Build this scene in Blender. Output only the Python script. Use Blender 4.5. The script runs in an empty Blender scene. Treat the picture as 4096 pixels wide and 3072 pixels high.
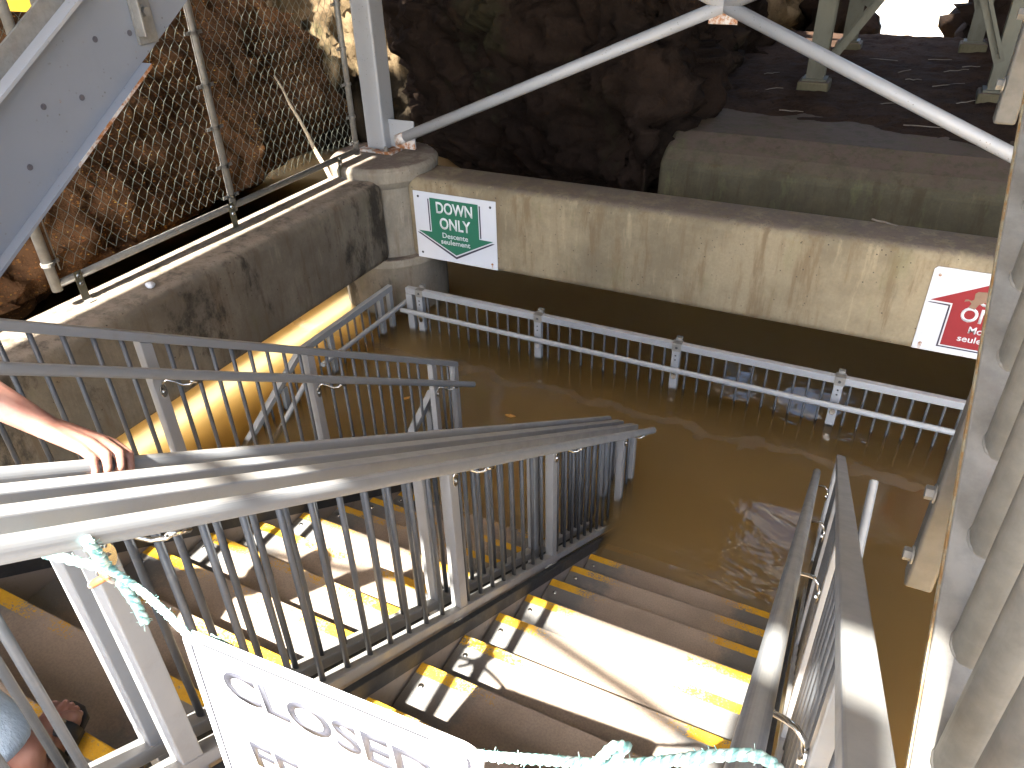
import bpy, bmesh, math, random
from mathutils import Vector, Matrix, noise
from math import radians, sin, cos, pi
random.seed(7)
sc = bpy.context.scene
COL = sc.collection

# ------------------------------------------------------------------ camera
yaw, pitch, roll = -0.47774557, -0.57496598, -0.03033897
fwd = Vector((sin(yaw)*cos(pitch), cos(yaw)*cos(pitch), sin(pitch)))
rt0 = Vector((cos(yaw), -sin(yaw), 0)); up0 = rt0.cross(fwd)
rt = cos(roll)*rt0 + sin(roll)*up0
up = -sin(roll)*rt0 + cos(roll)*up0
cd = bpy.data.cameras.new("camera"); cam = bpy.data.objects.new("camera", cd); COL.objects.link(cam)
cd.sensor_width = 36; cd.lens = 26.661; cd.clip_start = 0.02; cd.clip_end = 2000
m = Matrix.Identity(4)
for i, a in enumerate((rt, up, -fwd)):
    for j in range(3): m[j][i] = a[j]
m.translation = (0, 0, 3.32)
cam.matrix_world = m
sc.camera = cam

# ------------------------------------------------------------------ world, sun, exposure
EL = 54.6
w = bpy.data.worlds.new("World"); sc.world = w; w.use_nodes = True
nt = w.node_tree
sky = nt.nodes.new("ShaderNodeTexSky"); sky.sky_type = 'NISHITA'; sky.sun_disc = False
sky.sun_elevation = radians(EL); sky.sun_rotation = radians(180)
sky.dust_density = 3.0; sky.ozone_density = 0.8
nt.links.new(sky.outputs[0], nt.nodes["Background"].inputs[0])
nt.nodes["Background"].inputs[1].default_value = 0.15
sd = bpy.data.lights.new("sun", 'SUN'); sun = bpy.data.objects.new("sun", sd); COL.objects.link(sun)
sd.energy = 5.0; sd.angle = radians(0.5); sd.color = (1.0, 0.95, 0.86)
sun.rotation_euler = Vector((0.029, 0.579, -0.815)).to_track_quat('-Z', 'Y').to_euler()
sun.location = (0, -8, 14)
sc.view_settings.view_transform = 'Standard'; sc.view_settings.look = 'None'
sc.view_settings.exposure = 3.2; sc.view_settings.gamma = 1
sc.cycles.max_bounces = 10; sc.cycles.diffuse_bounces = 5; sc.cycles.transparent_max_bounces = 12
sc.cycles.sample_clamp_indirect = 8; sc.cycles.volume_bounces = 10

# ------------------------------------------------------------------ material helpers
class NT:
    def __init__(s, name):
        s.m = bpy.data.materials.new(name); s.m.use_nodes = True
        s.t = s.m.node_tree; s.n = s.t.nodes; s.b = s.n["Principled BSDF"]; s.out = s.n["Material Output"]
        s.co = s.n.new("ShaderNodeTexCoord").outputs["Object"]
    def L(s, a, b): s.t.links.new(a, b)
    def setin(s, sock, v):
        if hasattr(v, 'is_linked'): s.L(v, sock)
        elif isinstance(v, tuple) and len(v) == 3 and sock.type == 'RGBA': sock.default_value = (*v, 1)
        else: sock.default_value = v
    def map(s, scale=(1, 1, 1), loc=(0, 0, 0), src=None):
        n = s.n.new("ShaderNodeMapping"); n.inputs["Scale"].default_value = scale; n.inputs["Location"].default_value = loc
        s.L(src or s.co, n.inputs[0]); return n.outputs[0]
    def noise(s, scale=5, detail=4, rough=0.6, vec=None, dist=0):
        n = s.n.new("ShaderNodeTexNoise"); n.inputs["Scale"].default_value = scale; n.inputs["Detail"].default_value = detail
        n.inputs["Roughness"].default_value = rough; n.inputs["Distortion"].default_value = dist
        s.L(vec or s.co, n.inputs["Vector"]); return n.outputs["Fac"]
    def voro(s, scale=5, vec=None, feature='F1', out="Distance"):
        n = s.n.new("ShaderNodeTexVoronoi"); n.feature = feature; n.inputs["Scale"].default_value = scale
        s.L(vec or s.co, n.inputs["Vector"]); return n.outputs[out]
    def ramp(s, fac, a, b, va=0., vb=1.):
        n = s.n.new("ShaderNodeMapRange"); n.interpolation_type = 'SMOOTHSTEP'
        s.setin(n.inputs[0], fac); s.setin(n.inputs[1], a); s.setin(n.inputs[2], b); s.setin(n.inputs[3], va); s.setin(n.inputs[4], vb)
        return n.outputs[0]
    def math(s, op, a, b=0.0):
        n = s.n.new("ShaderNodeMath"); n.operation = op; s.setin(n.inputs[0], a); s.setin(n.inputs[1], b); return n.outputs[0]
    def mix(s, fac, a, b, mode='MIX'):
        n = s.n.new("ShaderNodeMix"); n.data_type = 'RGBA'; n.blend_type = mode
        s.setin(n.inputs[0], fac); s.setin(n.inputs[6], a); s.setin(n.inputs[7], b); return n.outputs[2]
    def sep(s, src=None):
        n = s.n.new("ShaderNodeSeparateXYZ"); s.L(src or s.co, n.inputs[0]); return n.outputs
    def bump(s, h, strength=0.3, dist=0.01):
        n = s.n.new("ShaderNodeBump"); n.inputs["Strength"].default_value = strength; n.inputs["Distance"].default_value = dist
        s.L(h, n.inputs["Height"]); s.L(n.outputs[0], s.b.inputs["Normal"]); return n.outputs[0]
    def fin(s, color, rough=0.6, metal=0.0, spec=0.5):
        s.setin(s.b.inputs["Base Color"], color); s.setin(s.b.inputs["Roughness"], rough); s.setin(s.b.inputs["Metallic"], metal)
        s.b.inputs["Specular IOR Level"].default_value = spec
        return s.m

def paint(name, col, rough=0.45, dirt=0.25, dirtcol=(0.16, 0.13, 0.10), scale=9, dust=None):
    t = NT(name)
    f = t.noise(scale, 6, 0.7); g = t.noise(60, 3, 0.6)
    c = t.mix(t.ramp(f, 0.5, 0.75, 0, dirt), col, dirtcol)
    c = t.mix(t.ramp(g, 0.66, 0.74, 0, dirt*0.8), c, tuple(x*0.5 for x in col))
    if dust:
        g_ = t.n.new("ShaderNodeNewGeometry"); nz = t.sep(g_.outputs["Normal"])[2]
        c = t.mix(t.math('MULTIPLY', t.ramp(nz, 0.62, 0.84), t.ramp(t.noise(13, 6, .7, t.map((1, .35, 1))), 0.25, 0.62, .45, .95)), c, dust)
    t.bump(t.noise(150, 2), 0.05, 0.002)
    return t.fin(c, t.ramp(f, 0.3, 0.7, rough-0.08, rough+0.12))

M = {}
M['rail'] = paint('rail_paint', (0.215, 0.225, 0.237), 0.42, 0.22, dust=(0.36, 0.355, 0.34))
M['bar'] = paint('bar_paint', (0.068, 0.072, 0.078), 0.42, 0.35, (0.17, 0.145, 0.12), 22)
M['post'] = paint('post_paint', (0.25, 0.252, 0.254), 0.42, 0.22, dust=(0.33, 0.32, 0.30))
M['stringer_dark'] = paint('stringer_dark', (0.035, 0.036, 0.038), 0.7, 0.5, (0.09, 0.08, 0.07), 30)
M['stringer_side'] = paint('stringer_side', (0.30, 0.26, 0.225), 0.7, 0.5, (0.12, 0.095, 0.075), 12)
def steelwhite(name='painted_steel', col=(0.25, 0.258, 0.27)):
    t = NT(name)
    f = t.noise(3, 6, 0.7); g = t.noise(14, 8, 0.75); s = t.voro(38)
    c = t.mix(t.ramp(f, 0.45, 0.75, 0, 0.35), col, tuple(x*.72 for x in col))
    c = t.mix(t.ramp(g, 0.66, 0.72, 0, 0.85), c, (0.2, 0.085, 0.025))
    c = t.mix(t.math('MULTIPLY', t.ramp(s, 0.10, 0.16, 1, 0), t.ramp(f, 0.45, 0.6)), c, (0.10, 0.09, 0.08))
    t.bump(g, 0.06, 0.004)
    return t.fin(c, 0.42)
M['steel'] = steelwhite(); M['steel_blue'] = steelwhite('stringer_steel', (0.165, 0.180, 0.205))
def rust():
    t = NT('rusty_steel'); f = t.noise(16, 7, 0.7)
    c = t.mix(t.ramp(f, 0.42, 0.58), (0.42, 0.40, 0.37), (0.24, 0.09, 0.025))
    c = t.mix(t.ramp(f, 0.6, 0.7), c, (0.07, 0.03, 0.015))
    t.bump(f, 0.3, 0.004); return t.fin(c, 0.75)
M['rust'] = rust()
def galv(name='galvanised', base=(0.165, 0.158, 0.142)):
    t = NT(name); f = t.noise(24, 5, 0.7); g = t.noise(7, 4, 0.6); r = t.noise(9, 5, .7, t.map((1, 1, .25)))
    c = t.mix(t.ramp(f, 0.3, 0.7), tuple(x*0.8 for x in base), tuple(min(1, x*1.15) for x in base))
    c = t.mix(t.ramp(g, 0.5, 0.8, 0, 0.5), c, (0.165, 0.13, 0.11))
    c = t.mix(t.ramp(r, 0.62, 0.75, 0, 0.5), c, (0.18, 0.11, 0.07))
    t.bump(f, 0.05, 0.002); return t.fin(c, 0.55, 0.15)
M['galv'] = galv()
M['galv_dark'] = galv('aged_galvanised', (0.085, 0.082, 0.074))
M['wire'] = galv('fence_wire', (0.11, 0.12, 0.095))
def chrome():
    t = NT('stainless'); return t.fin((0.62, 0.61, 0.58), 0.18, 1.0)
M['chrome'] = chrome()
def concrete(name, base=(0.30, 0.27, 0.215), dark=(0.075, 0.068, 0.055), dark_amt=0.25, green=0.25, topdirt=True, vert='z', dust=(0.24, 0.185, 0.15)):
    t = NT(name)
    big = t.noise(1.6, 6, 0.65); st = t.noise(3.5, 7, 0.7, t.map((2.6, 2.6, 0.35))); fine = t.noise(45, 4, 0.7)
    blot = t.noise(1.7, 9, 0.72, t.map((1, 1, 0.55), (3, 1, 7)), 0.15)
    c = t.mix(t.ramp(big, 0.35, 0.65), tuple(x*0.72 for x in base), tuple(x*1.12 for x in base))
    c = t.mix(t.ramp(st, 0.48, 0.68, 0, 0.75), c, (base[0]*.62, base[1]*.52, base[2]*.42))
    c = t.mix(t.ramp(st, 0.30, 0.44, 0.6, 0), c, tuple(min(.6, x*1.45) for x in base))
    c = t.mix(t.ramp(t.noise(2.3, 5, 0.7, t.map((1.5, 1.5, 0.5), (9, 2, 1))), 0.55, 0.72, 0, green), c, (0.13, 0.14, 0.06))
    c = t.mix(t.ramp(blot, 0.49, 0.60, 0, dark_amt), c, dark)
    pits = t.voro(26); pn = t.noise(6, 3)
    c = t.mix(t.math('MULTIPLY', t.ramp(pits, 0.10, 0.17, 1, 0), t.ramp(pn, 0.5, 0.62)), c, (0.05, 0.042, 0.033))
    c = t.mix(t.ramp(fine, 0.3, 0.7, 0, 0.3), c, tuple(x*0.6 for x in base))
    if topdirt:
        g = t.n.new("ShaderNodeNewGeometry"); nz = t.sep(g.outputs["Normal"])[2]
        dn = t.noise(9, 7, 0.72)
        c = t.mix(t.math('MULTIPLY', t.ramp(nz, 0.6, 0.95), t.ramp(dn, 0.40, 0.56, 0.15, 0.85)), c, dust)
        c = t.mix(t.math('MULTIPLY', t.ramp(nz, 0.35, 0.9), t.ramp(t.noise(55, 6, .75), 0.58, 0.68)), c, (0.07, 0.052, 0.042))
    t.bump(t.math('ADD', fine, t.math('MULTIPLY', pits, 0.5)), 0.25, 0.006)
    return t.fin(c, 0.85, 0, 0.2)
M['concrete'] = concrete('beam_concrete', (0.205, 0.168, 0.108), dark_amt=0.12, dust=(.125, .097, .078))
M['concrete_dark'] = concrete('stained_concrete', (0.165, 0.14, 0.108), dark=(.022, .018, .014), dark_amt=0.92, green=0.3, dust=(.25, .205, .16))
M['concrete_green'] = concrete('pier_concrete', (0.085, 0.072, 0.042), dark_amt=0.15, green=0.6, dust=(.10, .07, .055))
M['concrete_cap'] = concrete('cap_concrete', (0.22, 0.195, 0.155), dark_amt=0.3, dust=(.12, .09, .075))
def rock(name, base=(0.0125, 0.0082, 0.0060), alt=(0.024, 0.0150, 0.0105), litter=0.0, spec=0.06, algae=0.3, low_shade=False):
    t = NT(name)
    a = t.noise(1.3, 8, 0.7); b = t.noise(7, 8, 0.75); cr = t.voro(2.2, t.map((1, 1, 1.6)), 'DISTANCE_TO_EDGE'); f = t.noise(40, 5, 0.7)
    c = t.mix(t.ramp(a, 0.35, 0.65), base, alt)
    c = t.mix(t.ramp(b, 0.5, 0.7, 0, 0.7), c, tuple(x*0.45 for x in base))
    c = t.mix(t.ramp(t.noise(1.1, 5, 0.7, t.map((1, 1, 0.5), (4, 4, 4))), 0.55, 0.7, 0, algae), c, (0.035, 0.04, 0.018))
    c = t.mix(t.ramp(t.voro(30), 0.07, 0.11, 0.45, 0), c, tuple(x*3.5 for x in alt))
    if litter:
        lv = t.voro(24, t.map((1, 1, 1.8)), 'F1', 'Color'); lm = t.voro(24, t.map((1, 1, 1.8)))
        sx = t.sep(lv)
        c = t.mix(t.math('MULTIPLY', t.ramp(lm, 0.28, 0.36, 1, 0), t.math('MULTIPLY', t.ramp(sx[0], 0.45, 0.5), litter)), c, t.mix(sx[1], (0.26, 0.12, 0.03), (0.16, 0.055, 0.025)))
        c = t.mix(t.math('MULTIPLY', t.ramp(lm, 0.16, 0.22, 1, 0), t.ramp(sx[2], 0.86, 0.9)), c, (0.42, 0.27, 0.06))
    if low_shade: c = t.mix(t.ramp(t.math('ADD', t.sep()[2], t.math('MULTIPLY', t.math('SUBTRACT', a, .5), .5)), .95, 1.35, .88, 0), c, (.010, .008, .006))  # painted shade: darkens the foot of the rock by height
    t.bump(t.math('ADD', t.math('MULTIPLY', b, 1.2), t.math('MULTIPLY', f, 0.5)), 0.8, 0.03)
    return t.fin(c, 0.9, 0, spec)
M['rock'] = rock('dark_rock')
M['rock_slope'] = rock('slope_rock', (0.062, 0.030, 0.014), (0.13, 0.066, 0.030), 0.9, algae=0.0)
M['rock_far'] = rock('far_rock', (0.075, 0.052, 0.03), (0.135, 0.098, 0.055), 0, algae=0.6, low_shade=True)
def soilmat():
    t = NT('soil'); a = t.noise(2, 7, 0.7); b = t.noise(26, 6, 0.75)
    c = t.mix(t.ramp(a, 0.35, 0.7), (0.030, 0.0175, 0.0115), (0.054, 0.032, 0.021))
    c = t.mix(t.ramp(b, 0.52, 0.66, 0, 0.7), c, (0.008, 0.006, 0.005))
    v = t.voro(34); c = t.mix(t.ramp(v, 0.07, 0.12, 0.45, 0), c, (0.12, 0.1, 0.085))
    t.bump(b, 0.9, 0.03); return t.fin(c, 0.95, 0, 0.08)
M['soil'] = soilmat()
def treadmat(name, wear):
    # object coordinates: x across the tread, y = 0 at the nosing and negative behind it
    t = NT(name); X, Y, Z = t.sep()
    oi = t.n.new("ShaderNodeObjectInfo"); rnd = oi.outputs["Random"]
    vec = t.n.new("ShaderNodeCombineXYZ"); t.L(X, vec.inputs[0]); t.L(Y, vec.inputs[1]); t.L(t.math('MULTIPLY', rnd, 37.0), vec.inputs[2])
    v = vec.outputs[0]
    mid = t.math('MULTIPLY', t.ramp(X, 0.02, 0.46), t.ramp(X, 0.58, 1.06, 1, 0))
    fine = t.noise(130, 4, 0.8, v); med = t.noise(9, 5, 0.7, v); big = t.noise(2.6, 3, .6, v)
    wearm = t.math('ADD', mid, t.math('MULTIPLY', t.math('SUBTRACT', med, 0.5), 1.3))
    c = t.mix(t.ramp(wearm, 0.12, 0.62), (0.145, 0.143, 0.14), t.mix(t.ramp(big, .35, .65), (0.26, 0.205, 0.16), (0.34, 0.27, 0.215)))
    c = t.mix(t.ramp(fine, 0.35, 0.7, 0, 0.4), c, (0.11, 0.095, 0.08))
    c = t.mix(t.math('MULTIPLY', t.ramp(t.voro(55, v), 0.06, 0.10, 0.7, 0), t.ramp(med, .5, .55)), c, (0.3, 0.26, 0.23))
    keep = t.math('ADD', t.math('MULTIPLY', t.math('SUBTRACT', fine, 0.5), 1.9), t.math('MULTIPLY', t.math('SUBTRACT', med, 0.5), 1.5))
    keep = t.math('SUBTRACT', t.math('ADD', keep, t.math('ADD', 0.28, t.math('MULTIPLY', t.math('SUBTRACT', big, .5), .8))), t.math('MULTIPLY', mid, wear))
    yel = t.math('MULTIPLY', t.ramp(keep, -0.05, 0.09), t.ramp(t.math('ADD', Y, t.math('MULTIPLY', t.math('SUBTRACT', fine, .5), .006)), -0.049, -0.046))
    c = t.mix(yel, c, t.mix(t.ramp(t.math('ADD', med, t.math('MULTIPLY', t.math('SUBTRACT', fine, .5), .6)), 0.4, 0.75), (0.55, 0.31, 0.010), (0.40, 0.21, 0.02)))
    t.bump(t.noise(220, 2, .6, v), 0.35, 0.002)
    return t.fin(c, 0.72, 0, 0.4)
M['tread'] = treadmat('tread_worn', 0.76)
M['tread_fresh'] = treadmat('tread_yellow', 0.45)
def simple(name, col, rough=0.6, metal=0., nscale=20, amt=0.25):
    t = NT(name); f = t.noise(nscale, 5, 0.65)
    c = t.mix(t.ramp(f, 0.4, 0.75, 0, amt), col, tuple(x*0.5 for x in col)); t.bump(f, 0.1, 0.002)
    return t.fin(c, rough, metal)
M['sign_white'] = simple('sign_white', (0.44, 0.46, 0.50), 0.35, 0, 5, 0.08)
def oldsign():
    t = NT('sign_white_old'); f = t.noise(7, 8, .8); g = t.noise(30, 6, .75)
    c = t.mix(t.ramp(f, .45, .8, 0, .5), (0.42, 0.43, 0.45), (0.28, 0.265, 0.25))
    c = t.mix(t.ramp(g, .68, .72), c, (0.10, 0.10, 0.12)); return t.fin(c, .45)
M['sign_old'] = oldsign()
M['sign_green'] = simple('sign_green', (0.003, 0.095, 0.052), 0.7, 0, 6, 0.08)
M['sign_black'] = simple('sign_black', (0.018, 0.014, 0.03), 0.4)
M['sign_red'] = simple('sign_red', (0.18, 0.004, 0.007), 0.75, 0, 9, 0.25)
M['letter'] = simple('sign_letter', (0.46, 0.48, 0.50), 0.4, 0, 8, 0.05)
M['tape'] = simple('brown_tape', (0.15, 0.09, 0.055), 0.6)
M["navy"] = simple("letter_navy", (0.040, 0.041, 0.052), 0.4, 0, 30, 0.5)
M['closed_white'] = simple('closed_white', (0.78, 0.78, 0.80), 0.4, 0, 6, 0.05)
def ropemat():
    t = NT('rope'); n = t.n.new("ShaderNodeTexWave"); n.inputs["Scale"].default_value = 30; n.inputs["Distortion"].default_value = 2
    t.L(t.map((1, 1, 1)), n.inputs[0]); f = t.noise(70, 4, .7)
    c = t.mix(t.ramp(n.outputs["Fac"], 0.3, 0.7), (0.20, 0.44, 0.42), (0.42, 0.62, 0.59))
    c = t.mix(t.ramp(f, .48, .66, 0, .8), c, (0.66, 0.70, 0.67)); t.bump(f, .4, .004); return t.fin(c, .85)
M['rope'] = ropemat()
def skin():
    t = NT('skin'); f = t.noise(18, 4, .6); g = t.noise(6, 3, .5)
    c = t.mix(t.ramp(f, .35, .7), (0.31, 0.165, 0.125), (0.25, 0.115, 0.085)); c = t.mix(t.ramp(g, .5, .75, 0, .5), c, (0.26, 0.095, 0.07))
    t.b.inputs["Subsurface Weight"].default_value = 0.12; t.b.inputs["Subsurface Radius"].default_value = (1, .35, .2); t.b.inputs["Subsurface Scale"].default_value = 0.008
    t.bump(t.noise(120, 4, .6), .15, .002); return t.fin(c, .5)
M['skin'] = skin()
def cloth(name, col):
    t = NT(name); f = t.noise(9, 5, .6); wv = t.noise(160, 3, .7, t.map((1, 1, .15)))
    c = t.mix(t.ramp(f, .35, .7, 0, .45), col, tuple(x*.6 for x in col)); c = t.mix(t.ramp(wv, .4, .7, 0, .3), c, tuple(min(1, x*1.3) for x in col))
    t.bump(t.math('ADD', wv, t.math('MULTIPLY', f, 3.)), .5, .006); return t.fin(c, .9)
M['jeans'] = cloth('faded_denim', (0.34, 0.42, 0.50)); M['shirt'] = cloth('shirt_cloth', (0.16, 0.15, 0.10)); M['hair'] = simple('hair', (.04, .025, .015), .7, 0, 60)
M['eye'] = simple('eye', (.12, .09, .07), .2); M['lip'] = simple('lips', (.30, .10, .08), .5)
M['sandal'] = simple('black_leather', (0.018, 0.018, 0.02), .45)
M['nail'] = simple('toenail', (0.52, 0.30, 0.26), .3)
M['wood'] = simple('bleached_wood', (0.42, 0.33, 0.22), .8, 0, 25, .5)
M['twig'] = simple('dry_twig', (0.16, 0.13, 0.10), .85, 0, 40, .5)
M['leaf'] = simple('dead_leaf', (0.42, 0.22, 0.05), .7, 0, 60, .5)
M['pebble'] = simple('pale_stone', (0.5, 0.52, 0.55), .8)
M['deck'] = simple('deck_steel', (0.16, 0.16, 0.165), .7, 0, 4, .4)
M['rivet'] = simple('rivet_metal', (0.07, 0.065, 0.075), .6)
M['yellow'] = simple('yellow_nosing', (0.72, 0.44, 0.02), .6, 0, 40, .2)
M['string'] = simple('orange_string', (.7, .42, .12), .7)
def bumpnode(t, h, st, d):
    n = t.n.new("ShaderNodeBump"); n.inputs["Strength"].default_value = st; n.inputs["Distance"].default_value = d
    t.L(h, n.inputs["Height"]); return n.outputs[0]
def watermat():
    t = NT('muddy_water')
    n1 = t.noise(1.1, 4, .55, t.map((1, 1.6, 1)), .6); n2 = t.noise(6, 2, .5)
    X, Y, Z = t.sep()
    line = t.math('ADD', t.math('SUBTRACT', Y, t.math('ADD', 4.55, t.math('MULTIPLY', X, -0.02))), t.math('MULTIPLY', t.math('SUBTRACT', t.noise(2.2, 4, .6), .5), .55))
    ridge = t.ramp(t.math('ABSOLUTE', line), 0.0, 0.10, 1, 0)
    near = t.math('MULTIPLY', t.ramp(Y, 4.0, 3.0), t.ramp(X, -1.4, -.4))
    rip = t.math('MULTIPLY', t.noise(5.5, 3, .55, None, 1.2), t.math('ADD', .06, t.math('MULTIPLY', near, .35)))
    NB = lambda h, st, d: bumpnode(t, h, st, d)
    b = NB(t.math('ADD', t.math('ADD', n1, rip), t.math('MULTIPLY', ridge, .5)), 0.16, 0.10)
    t.n.remove(t.b)
    gl = t.n.new("ShaderNodeBsdfGlossy"); gl.inputs["Roughness"].default_value = 0.02; t.L(b, gl.inputs["Normal"])
    tr = t.n.new("ShaderNodeBsdfTransparent"); tr.inputs[0].default_value = (1, 1, 1, 1)
    lw = t.n.new("ShaderNodeFresnel"); lw.inputs["IOR"].default_value = 1.33; t.L(b, lw.inputs["Normal"])
    mx = t.n.new("ShaderNodeMixShader"); t.L(lw.outputs[0], mx.inputs[0]); t.L(tr.outputs[0], mx.inputs[1]); t.L(gl.outputs[0], mx.inputs[2])
    pale_reflection = t.ramp(t.math('ADD', ridge, t.math('MULTIPLY', t.math('SUBTRACT', t.noise(4.5, 4, .6, t.map((.6, 1.6, 1), (3, 8, 1))), .5), 1.6)), .55, .62)  # beam reflection on the ripple, painted as a pale diffuse band
    pale_reflection = t.math('MULTIPLY', pale_reflection, t.math('MULTIPLY', t.ramp(line, -.45, -.30), t.ramp(line, .40, .22)))
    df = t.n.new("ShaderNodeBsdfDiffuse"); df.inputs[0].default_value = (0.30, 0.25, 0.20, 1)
    m2 = t.n.new("ShaderNodeMixShader"); t.L(t.math('MULTIPLY', pale_reflection, .13), m2.inputs[0]); t.L(mx.outputs[0], m2.inputs[1]); t.L(df.outputs[0], m2.inputs[2])
    t.L(m2.outputs[0], t.out.inputs["Surface"])
    pv = t.n.new("ShaderNodeVolumePrincipled"); pv.inputs["Color"].default_value = (0.925, 0.825, 0.585, 1); pv.inputs["Density"].default_value = 8.0
    pv.inputs["Anisotropy"].default_value = 0.35
    t.L(pv.outputs[0], t.out.inputs["Volume"])
    return t.m
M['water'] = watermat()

# ------------------------------------------------------------------ object helpers
I4 = Matrix.Identity(4)
def link(name, me, mat, parent=None, loc=None, bevel=0, smooth=False, seg=2):
    o = bpy.data.objects.new(name, me); COL.objects.link(o)
    if mat and not me.materials: me.materials.append(mat)
    if parent:
        o.parent = parent; o.matrix_parent_inverse = world_of(parent).inverted()
    if loc is not None: o.location = loc
    if bevel:
        b = o.modifiers.new("bevel", 'BEVEL'); b.width = bevel; b.segments = seg; b.limit_method = 'ANGLE'; b.angle_limit = radians(35)
    if smooth:
        for p in me.polygons: p.use_smooth = True
    return o
def world_of(o):
    mm = Matrix.Translation(o.location) @ o.rotation_euler.to_matrix().to_4x4()
    if o.parent: return world_of(o.parent) @ o.matrix_parent_inverse @ mm
    return mm
def ob(name, bm, mat, parent=None, loc=None, bevel=0, smooth=False, seg=2):
    me = bpy.data.meshes.new(name); bmesh.ops.recalc_face_normals(bm, faces=bm.faces[:]); bm.to_mesh(me); bm.free()
    return link(name, me, mat, parent, loc, bevel, smooth, seg)
def tag(o, label, cat, group=None):
    o['label'] = label; o['category'] = cat
    if group: o['group'] = group
    return o
def thing(name, label, cat, loc=(0, 0, 0), group=None):
    o = bpy.data.objects.new(name, None); COL.objects.link(o); o.location = loc; o.empty_display_size = .1
    return tag(o, label, cat, group)
def BM(): return bmesh.new()
def hexa(bm, c):
    v = [bm.verts.new(p) for p in c]
    for f in ((0, 3, 2, 1), (4, 5, 6, 7), (0, 1, 5, 4), (1, 2, 6, 5), (2, 3, 7, 6), (3, 0, 4, 7)): bm.faces.new([v[i] for i in f])
    return bm
def box(bm, x0, x1, y0, y1, z0, z1):
    return hexa(bm, [(x0, y0, z0), (x1, y0, z0), (x1, y1, z0), (x0, y1, z0), (x0, y0, z1), (x1, y0, z1), (x1, y1, z1), (x0, y1, z1)])
def slbox(bm, x0, x1, y0, y1, fb, ft):
    a, b, c, d = fb(y0), fb(y1), ft(y0), ft(y1)
    return hexa(bm, [(x0, y0, a), (x1, y0, a), (x1, y1, b), (x0, y1, b), (x0, y0, c), (x1, y0, c), (x1, y1, d), (x0, y1, d)])
def frame_at(d):
    d = d.normalized(); a = Vector((0, 0, 1)) if abs(d.z) < .95 else Vector((1, 0, 0))
    u = d.cross(a).normalized(); return u, u.cross(d).normalized()
def tube(bm, pts, r, n=12, caps=True):
    pts = [Vector(p) for p in pts]; rs = r if isinstance(r, (list, tuple)) else [r]*len(pts)
    rings = []; u = None
    for i, p in enumerate(pts):
        d = (pts[min(i+1, len(pts)-1)] - pts[max(i-1, 0)]).normalized()
        if u is None: u, v = frame_at(d)
        else:
            u = (u - d*u.dot(d)).normalized(); v = u.cross(d).normalized()
        rings.append([bm.verts.new(p + rs[i]*(cos(2*pi*k/n)*u + sin(2*pi*k/n)*v)) for k in range(n)])
    for a, b in zip(rings, rings[1:]):
        for k in range(n): bm.faces.new((a[k], a[(k+1) % n], b[(k+1) % n], b[k]))
    if caps: bm.faces.new(rings[0][::-1]); bm.faces.new(rings[-1])
    return bm
def cyl(bm, x, y, z0, z1, r, n=24, r2=None): return tube(bm, [(x, y, z0), (x, y, z1)], [r, r2 or r], n)
def beam_between(bm, a, b, w, h, upv=Vector((0, 0, 1))):
    a, b = Vector(a), Vector(b); d = (b-a).normalized(); s = d.cross(upv).normalized()*w/2; t = s.cross(d).normalized()*h/2
    return hexa(bm, [a-s-t, a+s-t, b+s-t, b-s-t, a-s+t, a+s+t, b+s+t, b-s+t])
def prism(bm, pts, n, th):
    """polygon pts (3d list) extruded along n by th"""
    n = Vector(n)*th; a = [bm.verts.new(Vector(p)) for p in pts]; b = [bm.verts.new(Vector(p)+n) for p in pts]
    bm.faces.new(a); bm.faces.new(b[::-1]); k = len(a)
    for i in range(k): bm.faces.new((a[i], b[i], b[(i+1) % k], a[(i+1) % k]))
    return bm
def hexbolt(bm, p, n, r, h):
    n = Vector(n); p = Vector(p); u, v = frame_at(n)
    prism(bm, [p + r*(cos(k*pi/3)*u + sin(k*pi/3)*v) for k in range(6)], n, h)
    prism(bm, [p + r*1.35*(cos(k*pi/8)*u + sin(k*pi/8)*v) for k in range(16)], n, h*.22); return bm

# ------------------------------------------------------------------ stairs geometry constants
T = 0.61354
def nose(y): return -0.108 - T*(y - 3.302)
def off(f, d): return lambda y: f(y) + d

# ------------------------------------------------------------------ setting: water, soil, cliffs
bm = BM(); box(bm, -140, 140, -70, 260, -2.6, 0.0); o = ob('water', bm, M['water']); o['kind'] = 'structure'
bm = BM(); box(bm, -145, 145, -75, 265, -3.2, -2.62); o = ob('ground', bm, M['soil']); o['kind'] = 'structure'

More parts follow.
